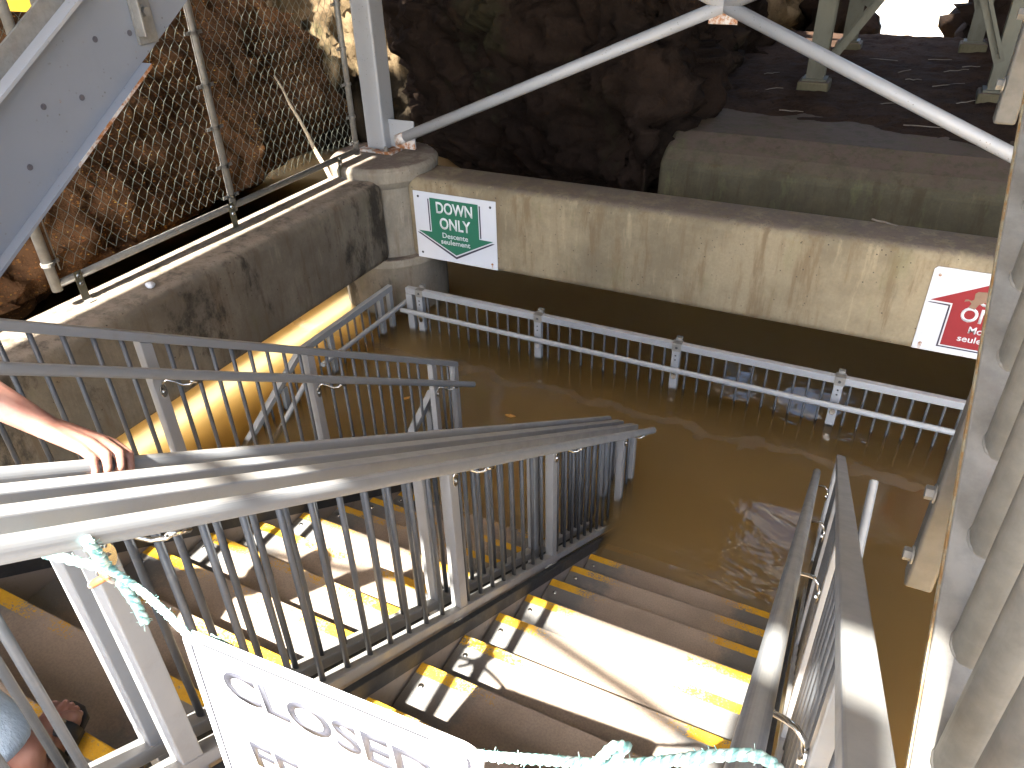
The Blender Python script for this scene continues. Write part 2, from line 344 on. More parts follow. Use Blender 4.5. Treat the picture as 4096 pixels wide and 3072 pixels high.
def rocksheet(name, path, prof, nu, nv, mat, amp=.35, freq=.7, seed=0, block=.25, blockf=.9):
    """path: plan polyline [(x,y)], prof: list of (offset outwards, z); wall swept along the path and displaced"""
    P = [Vector((x, y, 0)) for x, y in path]; seg = [(b-a).length for a, b in zip(P, P[1:])]; Ls = sum(seg)
    def at(s):
        for i, l in enumerate(seg):
            if s <= l or i == len(seg)-1:
                d = (P[i+1]-P[i]).normalized(); return P[i]+d*s, Vector((d.y, -d.x, 0))
            s -= l
    pl = [0]
    for a, b in zip(prof, prof[1:]): pl.append(pl[-1]+math.hypot(b[0]-a[0], b[1]-a[1]))
    def pr(t):
        t *= pl[-1]
        for i in range(len(prof)-1):
            if t <= pl[i+1] or i == len(prof)-2:
                k = (t-pl[i])/(pl[i+1]-pl[i]); return prof[i][0]*(1-k)+prof[i+1][0]*k, prof[i][1]*(1-k)+prof[i+1][1]*k
    bm = BM(); g = []; sh = Vector((seed*13.7, seed*7.1, seed*3.3))
    for i in range(nu+1):
        s = Ls*i/nu; row = []
        p, n = at(s); p2, n2 = at(max(0, s-.35)); p3, n3 = at(min(Ls, s+.35)); n = (n+n2+n3).normalized()
        for j in range(nv+1):
            o_, z = pr(j/nv); q = p + n*o_ + Vector((0, 0, z)); qq = q*freq + sh
            d = amp*noise.fractal(qq, 0.9, 2.1, 6)
            for bf, ba in ((blockf, block), (blockf*2.3, block*.42), (blockf*5.5, block*.16)):
                w_ = q*bf + sh + .35*Vector((noise.noise(q*1.5), noise.noise(q*1.7+sh), noise.noise(q*1.3-sh)))
                w_.z *= 1.5
                c, cp = noise.voronoi(w_); h = noise.cell_vector(cp[0]*7.3)
                d += ba*1.5*(h.x-.5) + ba*.9*((w_-cp[0]).dot(h-Vector((.5, .5, .5)))) 
                if c[1]-c[0] < .06: d -= ba*.5*(1-(c[1]-c[0])/.06)
            d += .05*noise.fractal(q*3.6+sh, .8, 2.2, 5) + .03*noise.fractal(q*13+sh, .8, 2.2, 3)
            row.append(bm.verts.new(q + n*d + Vector((0, 0, .3*d))))
        g.append(row)
    for i in range(nu):
        for j in range(nv): bm.faces.new((g[i][j], g[i+1][j], g[i+1][j+1], g[i][j+1]))
    me = bpy.data.meshes.new(name); bm.to_mesh(me); bm.free()
    for p in me.polygons: p.use_smooth = True
    o = link(name, me, mat); o['kind'] = 'structure'; return o
# slope behind the fence: faces +x, undercut at its foot
rocksheet('cliff', [(-5.5, -3.0), (-5.50, 1.0), (-5.75, 4.0), (-6.15, 6.6), (-6.8, 8.4)], [(-2.2, -1.2), (-1.2, .35), (-.05, .78), (.02, 1.1), (-.5, 1.75), (-1.5, 2.6), (-2.3, 4.2), (-2.9, 9.5)], 240, 170, M['rock_slope'], .42, .55, 1, .22, .8)
# sunlit end wall of the hollow
rocksheet('cliff.001', [(-9.5, 8.0), (-7.6, 9.6), (-5.3, 10.1), (-3.5, 10.4)], [(-.2, -1.2), (0, 1.4), (-.1, 3.0), (-.5, 9.5)], 110, 100, M['rock_far'], .5, .7, 2, .3, 1.1)
# the big dark face behind the concrete beam, turning back along the pier
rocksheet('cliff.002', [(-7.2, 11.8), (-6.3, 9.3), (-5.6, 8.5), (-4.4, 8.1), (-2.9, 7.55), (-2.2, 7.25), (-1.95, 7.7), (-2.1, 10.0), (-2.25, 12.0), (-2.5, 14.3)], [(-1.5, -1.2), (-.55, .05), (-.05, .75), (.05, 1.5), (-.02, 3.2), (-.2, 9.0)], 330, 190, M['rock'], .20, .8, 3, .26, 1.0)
# rocks round the opening to the sea
rocksheet('cliff.003', [(-5.2, 15.4), (-3.9, 15.2), (-2.75, 15.1), (-2.3, 15.7), (-2.2, 17.4)], [(-.1, -1.2), (0, 1.1), (-.15, 2.6), (-.4, 8), (-.5, 15)], 90, 110, M['rock_far'], .4, .9, 4, .3, 1.3)
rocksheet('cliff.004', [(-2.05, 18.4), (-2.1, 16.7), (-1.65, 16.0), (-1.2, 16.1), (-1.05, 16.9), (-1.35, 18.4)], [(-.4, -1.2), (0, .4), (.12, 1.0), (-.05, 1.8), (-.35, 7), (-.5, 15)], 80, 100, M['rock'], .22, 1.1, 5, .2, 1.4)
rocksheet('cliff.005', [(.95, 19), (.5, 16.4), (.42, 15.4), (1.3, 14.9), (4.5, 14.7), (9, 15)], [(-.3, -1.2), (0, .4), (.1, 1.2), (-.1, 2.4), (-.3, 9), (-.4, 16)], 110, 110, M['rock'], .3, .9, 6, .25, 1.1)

rocksheet('cliff.006', [(6.2, 14.8), (6.4, 11.0), (7.2, 7.0), (8.5, 3.0), (10.5, 0.0)], [(-.3, -1.2), (0, .4), (.15, 2.2), (-.1, 4.5), (-.6, 10)], 150, 90, M['rock'], .3, .7, 8, .3, .9)  # unseen cliff, added to darken the ambient light from the right

# ------------------------------------------------------------------ concrete pier with soil and posts
t = thing('concrete_pier', 'low mossy concrete pier topped with soil behind the long concrete beam', 'pier', (0, 7.4, 0))
def pierz(x): return 1.30
bm = BM()
prof = [(7.30, -2), (7.28, 1.06), (7.42, 1.17), (7.70, 1.28), (14.05, 1.28), (14.05, -2)]
xs = [-2.05, -1.2, 0, 1.2, 2.4, 4.6]
rows = [[bm.verts.new((x + (0.0 if x > -2 else .07*(1.3-max(z, 0))*-1), y + .05*noise.noise(Vector((x, z, 1))), z)) for y, z in prof] for x in xs]
for a, b in zip(rows, rows[1:]):
    for k in range(len(prof)): bm.faces.new((a[k], b[k], b[(k+1) % 6], a[(k+1) % 6]))
bm.faces.new(rows[0][::-1]); bm.faces.new(rows[-1])
ob('pier_body', bm, M['concrete_green'], t, bevel=.05, seg=3)
bm = BM(); g = []
NX, NY = 110, 110
for i in range(NX+1):
    row = []
    for j in range(NY+1):
        x = -2.3 + 6.7*i/NX; y = 7.78 + 6.22*j/NY
        e = noise.fractal(Vector((x*1.1, y*1.1, 3)), .9, 2, 4)
        edge = min(1, max(0, (y - 8.05 - .35*e + .22*(x-1))/.5))
        z = 1.255 + .07*edge + .035*noise.fractal(Vector((x*3, y*3, 0)), .8, 2, 5)*edge + .015*noise.noise(Vector((x*14, y*14, 2)))*edge
        row.append(bm.verts.new((x, y, z)))
    g.append(row)
for i in range(NX):
    for j in range(NY): bm.faces.new((g[i][j], g[i+1][j], g[i+1][j+1], g[i][j+1]))
o = ob('soil', bm, M['soil'], smooth=True); o['kind'] = 'structure'

def pierpost(x, y, h, label, wide=.19):
    t = thing('steel_post', label, 'post', (x, y, 1.3), 'steel posts standing on the soil of the pier')
    bm = BM()
    box(bm, -wide/2, wide/2, -.1, -.085, 0, h); box(bm, -wide/2, wide/2, .085, .1, 0, h); box(bm, -.008, .008, -.085, .085, 0, h)
    ob('shaft', bm, M['steel_old'], t, (x, y, 1.42))
    bm = BM(); box(bm, -.17, .17, -.17, .17, -.13, .12); ob('footing', bm, M['concrete_green'], t, (x, y, 1.3), bevel=.02)
    bm = BM(); box(bm, -.13, .13, -.13, .13, .121, .145); ob('base_plate', bm, M['steel_old'], t, (x, y, 1.3))
    return t
def steelold():
    t = NT('weathered_steel'); f = t.noise(5, 6, .7, t.map((1, 1, .4))); g = t.noise(20, 6, .7)
    c = t.mix(t.ramp(f, .4, .65), (0.066, 0.064, 0.042), (0.045, 0.04, 0.022)); c = t.mix(t.ramp(g, .6, .7, 0, .7), c, (.09, .05, .02)); return t.fin(c, .6)
M['steel_old'] = steelold()
pp = [pierpost(-1.03, 9.83, 5.6, 'left front steel post on the soil, its footing on the soil mid pier'),
      pierpost(.80, 9.83, 5.6, 'right front steel post on the soil, partly behind the galvanised pickets'),
      pierpost(-.95, 12.6, 5.6, 'left rear steel post on the soil beside the sunlit rock'),
      pierpost(.62, 13.0, 5.6, 'right rear steel post on the soil near the opening to the sea')]
def brace(a, b, label, w=.1):
    t = thing('angle_brace', label, 'brace', a, 'diagonal braces between the steel posts on the pier')
    bm = BM(); beam_between(bm, a, b, .012, w); ob('flat_leg', bm, M['steel_old'], t)
    d = Vector((0, -.05, 0)); a2 = Vector(a)+Vector((0, -.035, w/2-.006)); b2 = Vector(b)+Vector((0, -.035, w/2-.006))
    bm = BM(); beam_between(bm, a2, b2, .07, .01); ob('outer_leg', bm, M['steel_old'], t)
    bm = BM()
    for k in (.05, .09):
        p = Vector(a).lerp(Vector(b), k); hexbolt(bm, p+Vector((0, -.007, 0)), (0, -1, 0), .017, .014)
    ob('bolt', bm, M['steel_old'], t)
brace((-.92, 9.70, 1.62), (.05, 9.70, 3.2), 'grey diagonal brace rising from the left front pier post')
brace((.74, 9.70, 1.72), (.03, 9.66, 3.2), 'dark diagonal brace rising left from the right front pier post')
brace((-.84, 12.48, 1.9), (0, 12.48, 3.3), 'pale diagonal brace rising from the left rear pier post')
brace((.56, 12.88, 1.85), (-.1, 12.88, 3.6), 'pale diagonal brace rising from the right rear pier post')

# ------------------------------------------------------------------ concrete beams and column
def roundbeam(bm, x0, x1, y0, y1, z0, z1): return box(bm, x0, x1, y0, y1, z0, z1)
bm = BM(); box(bm, -3.80, 4.4, 5.40, 5.86, .51, 1.27)
tag(ob('concrete_beam', bm, M['concrete'], bevel=.085, seg=5, smooth=True), 'long pale concrete beam over the water carrying the two arrow signs', 'concrete beam')
bm = BM(); box(bm, -4.455, -3.925, -3.0, 5.28, .51, 1.27)
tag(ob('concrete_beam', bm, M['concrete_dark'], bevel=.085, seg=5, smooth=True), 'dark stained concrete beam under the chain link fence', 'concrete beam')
t = thing('concrete_column', 'round concrete column where the two concrete beams meet', 'column', (-4.155, 5.63, 0))
bm = BM(); cyl(bm, 0, 0, -2.6, .5, .5, 48); ob('lower_shaft', bm, M['concrete_wet'] if 'concrete_wet' in M else M['concrete_dark'], t, (-4.155, 5.63, 0), smooth=False)
bm = BM(); tube(bm, [(0, 0, .46), (0, 0, .54)], [.515, .515], 48); ob('ring', bm, M['concrete_cap'], t, (-4.155, 5.63, 0), bevel=.012)
bm = BM(); cyl(bm, 0, 0, .53, 1.2, .43, 48); ob('shaft', bm, M['concrete_cap'], t, (-4.155, 5.63, 0), smooth=False)
bm = BM(); tube(bm, [(0, 0, 1.17), (0, 0, 1.24), (0, 0, 1.33), (0, 0, 1.365)], [.43, .485, .495, .46], 56); ob('cap', bm, M['concrete_cap'], t, (-4.155, 5.63, 0), smooth=False, bevel=.01)

# steel column with the pipe bracing
t = thing('steel_column', 'pale grey square steel column with rusty base on the round concrete column', 'column', (-4.255, 5.77, 1.365))
bm = BM(); box(bm, -.1, .1, -.1, .1, .02, 6.0); ob('shaft', bm, M['steel'], t, (-4.255, 5.77, 1.365), bevel=.018, seg=4)
bm = BM(); box(bm, -.17, .20, -.15, .18, 0, .021); ob('base_plate', bm, M['rust'], t, (-4.255, 5.77, 1.365))
bm = BM(); hexbolt(bm, (-4.135, 5.655, 1.387), (0, 0, 1), .02, .035); ob('anchor_bolt', bm, M['galv'], t)
bm = BM(); box(bm, -4.155, -3.89, 5.764, 5.776, 1.40, 1.64); ob('gusset', bm, M['steel'], t)
bm = BM(); box(bm, -4.10, -3.892, 5.758, 5.7635, 1.392, 1.47); ob('gusset_rust', bm, M['rust'], t)
t = thing('pipe_brace', 'pale grey steel pipes crossing in an X above the concrete beam', 'brace', (-4.05, 5.74, 1.45))
JX, JZ = -1.268, 2.64
def pipe(a, b, r=.046): bm = BM(); tube(bm, [a, b], r, 24); return bm
ob('pipe', pipe((-4.06, 5.765, 1.468), (JX, 5.765, JZ)), M['steel'], t, smooth=True)
ob('pipe', pipe((JX, 5.765, JZ), (1.62, 5.765, 1.43)), M['steel'], t, smooth=True)
ob('pipe', pipe((JX, 5.765, JZ), (-4.1, 5.765, 3.84)), M['steel'], t, smooth=True)
ob('pipe', pipe((JX, 5.765, JZ), (1.62, 5.765, 3.84)), M['steel'], t, smooth=True)
bm = BM(); box(bm, JX-.10, JX+.10, 5.76, 5.77, JZ-.12, JZ+.12); ob('joint_plate', bm, M['rust'], t, bevel=.01)
bm = BM(); tube(bm, [(-4.08, 5.765, 1.462), (-3.99, 5.765, 1.497)], [.0475, .0475], 24); ob('rust_collar', bm, M['rust'], t, smooth=True)

# ------------------------------------------------------------------ staircases
def staircase(name, x0, x1, tm, label, kmin, kmax):
    t = thing(name, label, 'staircase', ((x0+x1)/2, .3, 1.7))
    W = x1-x0
    for k in range(kmin, kmax+1):
        y = 3.302-.28*k; z = -.108+.1718*k
        bm = BM(); box(bm, 0, W, -.325, 0, -.048, 0)
        o = ob('tread', bm, tm, t, (x0, y, z), bevel=.006)
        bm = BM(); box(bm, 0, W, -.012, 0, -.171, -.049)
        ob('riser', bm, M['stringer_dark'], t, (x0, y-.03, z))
        bm = BM()
        for xx in (.05, W-.05):
            bmesh.ops.create_uvsphere(bm, u_segments=10, v_segments=6, radius=.011, matrix=Matrix.Translation((xx, -.085, 0)) @ Matrix.Diagonal((1, 1, .55, 1)))
        ob('tread_bolt', bm, M['chrome'], t, (x0, y, z+.001), smooth=True)
    for xa, xb in ((x0-.022, x0-.004), (x1+.004, x1+.022)):
        bm = BM(); slbox(bm, xa, xb, -.05, 4.1, off(nose, -.30), off(nose, -.008)); ob('stringer', bm, M['stringer_side'], t)
        bm = BM(); slbox(bm, xa-.005, xb+.003, -.05, 4.1, off(nose, -.0075), off(nose, .062)); ob('stringer_cap', bm, M['stringer_dark'], t, bevel=.003)
    return t
staircase('staircase', -1.078, .045, M['tread'], 'right flight of worn steps with the closed sign hung across it', -3, 11)
staircase('staircase', -2.40, -1.27, M['tread_fresh'], 'left flight of steps with brighter yellow nosings, seen through the middle railings', -3, 11)
bm = BM(); box(bm, -2.40, .045, -1.6, .19, 1.70, 1.7818)
tag(ob('stair_landing', bm, M['tread_fresh_landing'] if 'tread_fresh_landing' in M else M['deck'], bevel=.005), 'upper landing slab at the head of both flights', 'landing')

# ------------------------------------------------------------------ railings
BALS = [.645+.101*i for i in range(10)] + [1.735+.0995*i for i in range(8)] + [2.62+.1008*i for i in range(9)]
BALS_NEAR = [-.35+.1*i for i in range(9)]
def bracket(t, xf, y, zp, side):
    """goose-neck handrail bracket on a post face; zp = underside of the handrail there"""
    s = side; f = lambda dy: -T*dy
    bm = BM(); prism(bm, [(xf, y+.017*cos(a), zp-.075+.030*sin(a)) for a in [k*pi/8 for k in range(16)]], (s, 0, 0), .006)
    b1 = ob('bracket_plate', bm, M['chrome'], t, bevel=.0015)
    bm = BM(); hexbolt(bm, (xf+s*.006, y, zp-.078), (s, 0, 0), .007, .006); ob('bolt', bm, M['chrome'], b1)
    pts = [(.005, 0, -.052), (.010, .004, -.030), (.024, .014, -.016), (.040, .032, -.020), (.058, .052, -.030), (.076, .070, -.022), (.088, .082, -.006), (.090, .088, .004)]
    bm = BM(); tube(bm, [(xf+s*a, y+b, zp+c+f(b)) for a, b, c in pts], .0055, 10); ob('bracket_arm', bm, M['chrome'], t, smooth=True)
    bm = BM(); tube(bm, [(xf+s*.092, y+.066, zp-.003+f(.066)), (xf+s*.092, y+.108, zp-.003+f(.108))], .008, 8); ob('bracket_saddle', bm, M['chrome'], t, smooth=True)
def stair_railing(label, xc, side, extra, posts, hx, name='stair_railing', yend=3.885, ystart=-.9, brackets=True):
    w = .024
    top = off(nose, .88+extra)
    t = thing(name, label, 'railing', (xc, 1.6, nose(1.6)))
    bm = BM(); slbox(bm, xc-w, xc+w, ystart, yend, off(top, -.042), top); ob('top_rail', bm, M['rail'], t, bevel=.004)
    bm = BM(); slbox(bm, xc-w, xc+w, ystart, 3.83, off(nose, .078), off(nose, .122)); ob('bottom_rail', bm, M['post'], t, bevel=.003)
    for y in posts:
        bm = BM(); slbox(bm, xc-.021, xc+.021, y, y+.05, lambda q: min(nose(q)-.01, .0) if False else nose(q)-.015, off(top, -.044)); ob('post', bm, M['post'], t, bevel=.003)
    bm = BM(); slbox(bm, xc-.0215, xc+.0215, 3.83, yend-.003, lambda q: -.6, off(top, -.044)); ob('post', bm, M['post'], t, bevel=.003)
    L = .88+extra-.12-.03
    bm = BM(); cyl(bm, 0, 0, 0, L, .0092, 12); me = bpy.data.meshes.new('baluster'); bm.to_mesh(me); bm.free()
    for p in me.polygons: p.use_smooth = len(p.vertices) == 4
    for y in BALS + [y for y in BALS_NEAR if y < .45] + [3.70, 3.775]:
        if any(abs(y-q-.025) < .034 for q in posts): continue
        link('baluster', me, M['bar'], t, (xc, y, nose(y)+.118))
    hz = off(nose, .86)
    bm = BM(); tube(bm, [(hx, ystart, hz(ystart)), (hx, 3.925, hz(3.925)), (hx, 3.933, hz(3.933))], [.0212, .0212, .017], 28); ob('handrail', bm, M['rail'], t, smooth=False)
    if brackets:
        for y in posts: bracket(t, xc+side*.0215, y+.03, hz(y+.03)-.027, side)
    return t
PST = [-.35, .505, 1.65, 2.522, 3.60]
stair_railing('middle railing nearest the right flight, rope knotted to its handrail', -1.1235, 1, 0, PST, -1.012)
stair_railing('middle railing on the left flight side, gripped by the hand', -1.222, -1, 0, [-.35, .505, 1.63, 2.522, 3.585], -1.318)
stair_railing('railing on the outer left of the left flight, in front of the stained beam', -2.455, 1, .144, [-.35, .74, 1.61, 2.462, 3.562], -2.345)
stair_railing('railing running straight down the right edge of the right flight', .104, -1, .144, [-.35, .74, 1.62, 2.462, 3.57], .0)

# landing railing below the long beam
t = thing('landing_railing', 'half submerged level railing in front of the long concrete beam', 'railing', (-1.2, 5.04, 0))
bm = BM(); box(bm, -3.64, 2.2, 5.02, 5.07, .345, .40); ob('top_rail', bm, M['rail'], t, bevel=.004)
bm = BM(); box(bm, -3.64, 2.2, 5.025, 5.065, -.58, -.54); ob('bottom_rail', bm, M['post'], t)
for x in (-3.53, -2.375, -1.205, -.03, 1.15):
    bm = BM(); box(bm, x, x+.062, 5.014, 5.062, -.75, .343); po = ob('post', bm, M['rail'], t, bevel=.003)
    bm = BM(); box(bm, x-.004, x+.068, 5.012, 5.085, .397, .404); box(bm, x-.004, x+.068, 5.0125, 5.019, .335, .3975); box(bm, x+.01, x+.055, 5.072, 5.11, .40, .425); ob('clamp', bm, M['galv'], t, bevel=.002)
    bm = BM()
    for z in (.368, .30, .262): hexbolt(bm, (x+.032, 5.0125, z), (0, -1, 0), .008 if z > .35 else .005, .006)
    ob('clamp_bolt', bm, M['stringer_dark'], t)
    bm = BM(); tube(bm, [(x+.032, 5.013, .135), (x+.03, 5.0, .15), (x+.03, 4.985, .155), (x+.03, 4.965, .165), (x+.03, 4.955, .19)], .006, 8); prism(bm, [(x+.032+.02*cos(a), 5.0135, .115+.026*sin(a)) for a in [k*pi/8 for k in range(16)]], (0, -1, 0), .005); ob('bracket_arm', bm, M['chrome'], t)
bm = BM(); box(bm, -3.64, -3.575, 5.018, 5.066, -.75, .343); ob('post', bm, M['rail'], t, bevel=.003)
bm = BM(); tube(bm, [(-3.655, 4.945, .212), (-3.645, 4.945, .212), (2.2, 4.945, .205)], [.017, .0215, .0215], 24); ob('handrail', bm, M['rail'], t)
bm = BM(); cyl(bm, 0, 0, -.55, .346, .0095, 10); me = bpy.data.meshes.new('baluster'); bm.to_mesh(me); bm.free()
for x0 in (-3.43, -2.262, -1.092, .083):
    for i in range(11):
        x = x0 + .0995*i
        link('baluster', me, M['bar'], t, (x, 5.045, 0))

# railings of the lower flights that go back under the stairs
def lower_railing(label, x, side, ytop, ykink, hand_x, level=True):
    lo = lambda y: .40 - T*.95*(ykink-y)
    t = thing('lower_railing', label, 'railing', (x, ykink, 0))
    if level:
        bm = BM(); box(bm, x-.024, x+.024, ykink, ytop, .345, .40); ob('top_rail', bm, M['rail'], t, bevel=.004)
        bm = BM(); tube(bm, [(hand_x, ykink+.12, .215), (hand_x, ytop+.09, .215)], .0212, 20); ob('handrail', bm, M['rail'], t)
    bm = BM(); slbox(bm, x-.024, x+.024, 1.9, ykink-.002, off(lo, -.055), lo); ob('sloping_rail', bm, M['rail'], t, bevel=.004)
    bm = BM(); tube(bm, [(hand_x, 1.9, lo(1.9)-.19), (hand_x, ykink-.08, lo(ykink-.08)-.17)], .0212, 20); ob('sloping_handrail', bm, M['rail'], t)
    ys = [ytop-.055, ytop-.20, ykink+.34, ykink-.26] if level else [ykink-.06]
    for y in ys:
        z1 = .343 if y > ykink-.02 else lo(y)-.06
        bm = BM(); box(bm, x-.021, x+.021, y, y+.05, -.9, z1); ob('post', bm, M['rail'], t, bevel=.003)
    bm = BM(); cyl(bm, 0, 0, -.8, .346, .0095, 10); me = bpy.data.meshes.new('baluster'); bm.to_mesh(me); bm.free()
    y = ykink-.9
    while y < ytop-.25:
        if not any(abs(y-q-.025) < .04 for q in ys): link('baluster', me, M['bar'], t, (x, y, 0 if y > ykink else lo(y)-.4))
        y += .1
    return t
lower_railing('blue grey railing beside the golden water, dipping below the surface', -3.80, 1, 5.02, 3.77, -3.70)
lower_railing('short pale sloping rail sinking into the water behind the left railing', -2.56, -1, 3.75, 3.70, -2.65, False)
lower_railing('grey pipe and rail end poking out beyond the right railing', .19, 1, 3.55, 3.46, .29, False)
bm = BM(); tube(bm, [(.262, 2.2, .75-.98*T*.95), (.262, 3.34, .84)], .0215, 20)
tag(ob('pipe_stub', bm, M['rail']), 'blue grey pipe stub with a cut yellow end right of the right railing', 'pipe')

# ------------------------------------------------------------------ chain link fence
FX = -4.31
t = thing('chain_link_fence', 'galvanised chain link fence standing on the stained concrete beam', 'fence', (FX, 3.9, 1.27))
def fpost(y, r=.026): bm = BM(); cyl(bm, FX, y, 1.39, 3.6, r, 20); return ob('post', bm, M['galv'], t, smooth=True)
for y in (2.45, 3.925, 5.45): fpost(y, .030 if y < 3 else .024)
bm = BM(); tube(bm, [(FX, 2.45, 1.425), (FX, 5.47, 1.428)], .024, 20); ob('bottom_rail', bm, M['galv'], t, smooth=True)
bm = BM(); tube(bm, [(FX, 2.45, 3.55), (FX, 5.47, 3.55)], .024, 20); ob('top_rail', bm, M['galv'], t, smooth=True)
for y in (2.56, 3.85, 5.14):
    bm = BM(); box(bm, FX+.028, FX+.034, y, y+.05, 1.27, 1.465); b = ob('bracket', bm, M['steel_old'], t)
    bm = BM(); box(bm, FX+.034, FX+.09, y, y+.05, 1.271, 1.278); ob('foot', bm, M['galv'], b)
    bm = BM()
    for z in (1.437, 1.385): hexbolt(bm, (FX+.034, y+.025, z), (1, 0, 0), .011, .009)
    ob('bolt', bm, M['chrome'], b)
for y0, y1 in ((2.54, 3.87), (3.985, 5.41)):
    p, h = .0385, .0985/2; n = int((y1-y0)/p); bm = BM()
    for i in range(n+1):
        yc = y0 + p*i + (p/2 if False else 0); pts = []; k = 0; z = 1.50 + (0 if i % 2 else 0)
        while z < 3.52:
            s = 1 if (k+i) % 2 else -1
            pts.append((FX + .006*s*(1 if i % 2 else -1), yc + s*p*.53, z)); z += h; k += 1
        tube(bm, pts, .0019, 4, False)
    ob('wire_mesh', bm, M['wire'], t, smooth=True)
    for yy in (y0-.03, y1+.03):
        bm = BM(); tube(bm, [(FX, yy, 1.50), (FX, yy, 3.52)], .005, 8); ob('tension_bar', bm, M['galv'], t)
for y, s in ((2.45, 1), (3.925, 1), (3.925, -1), (5.45, -1)):
    for z in ([1.50, 1.72, 1.99, 2.27, 2.6, 2.95] if y != 2.45 else [1.56, 1.9, 2.3]):
        bm = BM(); tube(bm, [(FX, y, z-.011), (FX, y, z+.011)], [.031 + (.006 if y < 3 else 0)]*2, 18); box(bm, FX-.004, FX+.004, y+s*.02 if s > 0 else y-.075, y+.075 if s > 0 else y-.02, z-.011, z+.011)
        hexbolt(bm, (FX+.004, y+s*.055, z), (1, 0, 0), .008, .012); ob('tension_band', bm, M['galv'], t)

# ------------------------------------------------------------------ upper steel flights left and right
def left_upper():
    SX = -2.65
    # reference line: picket feet measured at x=-2.75 (y 1.707, z 2.939) rescaled to SX
    k = SX/-2.75; y0 = 1.707*k; z0 = 3.32-(3.32-2.939)*k; s = .632
    foot = lambda y: z0 + s*(y-y0)
    t = thing('steel_stair', 'upper grey steel stair with yellow nosings at the top left', 'staircase', (SX, .3, foot(.3)-.4))
    bm = BM(); slbox(bm, SX-.012, SX, -.2, 4.6, off(foot, -.45), off(foot, -.085)); w_ = ob('stringer', bm, M['steel_blue'], t)
    bm = BM(); slbox(bm, SX-.10, SX+.045, -.2, 4.6, off(foot, -.085), off(foot, -.072)); ob('top_flange', bm, M['steel'], t)
    yk = 2.215*k
    bm = BM(); slbox(bm, SX-.10, SX+.05, -.2, yk, off(foot, -.463), off(foot, -.4505)); ob('bottom_flange', bm, M['steel_blue'], t)
    bm = BM(); slbox(bm, SX+.0505, SX+.053, yk-.42, yk-.001, off(foot, -.463), off(foot, -.450)); ob('rust_line', bm, M['rust'], t)
    bm = BM(); slbox(bm, SX-.03, SX-.018, -.2, 4.6, off(foot, -.0715), off(foot, .0)); ob('toe_plate', bm, M['galv'], t)
    bm = BM(); cyl(bm, 0, 0, 0, .95, .0175, 14); me = bpy.data.meshes.new('picket'); bm.to_mesh(me); bm.free()
    for q in me.polygons: q.use_smooth = len(q.vertices) == 4
    y = y0-1.0
    while y < 4.0:
        link('picket', me, M['galv'], t, (SX-.045, y, foot(y)-.02)); y += .1175
    bm = BM(); tube(bm, [(SX-.045, -.2, foot(-.2)+.93), (SX-.045, 4.6, foot(4.6)+.93)], .024, 16); ob('handrail', bm, M['galv'], t, smooth=True)
    # bolted guard post
    bm = BM(); yb = yk-.075
    box(bm, SX+.001, SX+.014, yb+.078, yb+.168, foot(yk)-.39, foot(yk)+1.5); box(bm, SX+.0145, SX+.055, yb+.078, yb+.088, foot(yk)-.36, foot(yk)+1.5)
    pst = ob('guard_post', bm, M['galv'], t, bevel=.003)
    bm = BM(); hexbolt(bm, (SX+.0145, yb+.13, foot(yk)-.28), (1, 0, 0), .017, .02); ob('bolt', bm, M['galv'], pst)
    bm = BM()
    bm.free()
    for (yy, zz) in ((1.965, 2.918), (2.115, 2.918), (1.844, 2.744), (1.693, 2.745), (1.572, 2.571), (1.42, 2.572)):
        bm = BM(); hexbolt(bm, (SX+.0002, yy, zz), (1, 0, 0), .008, .004); ob('rivet', bm, M['rivet'], t)
    for i in range(-4, 9):
        y = 1.14 + .28*i; z = foot(y)-.12
        bm = BM(); box(bm, SX-1.18, SX-.10, y, y+.30, z-.03, z); tr = ob('tread', bm, M['galv'], t)
        bm = BM(); box(bm, SX-1.18, SX-.10, y-.006, y-.0005, z-.05, z+.002); box(bm, SX-1.18, SX-.10, y-.006, y+.05, z+.0022, z+.005); ob('nosing', bm, M['yellow'], tr)
    bm = BM(); slbox(bm, SX-1.21, SX-1.19, -.2, 4.6, off(foot, -.45), off(foot, -.07)); ob('stringer', bm, M['steel_blue'], t)
left_upper()
def rustedge():
    t = NT('rusty_edge'); f = t.noise(30, 6, .75); c = t.mix(t.ramp(f, .4, .6), (.24, .22, .15), (.20, .11, .035)); return t.fin(c, .7)
M['rust_edge'] = rustedge()
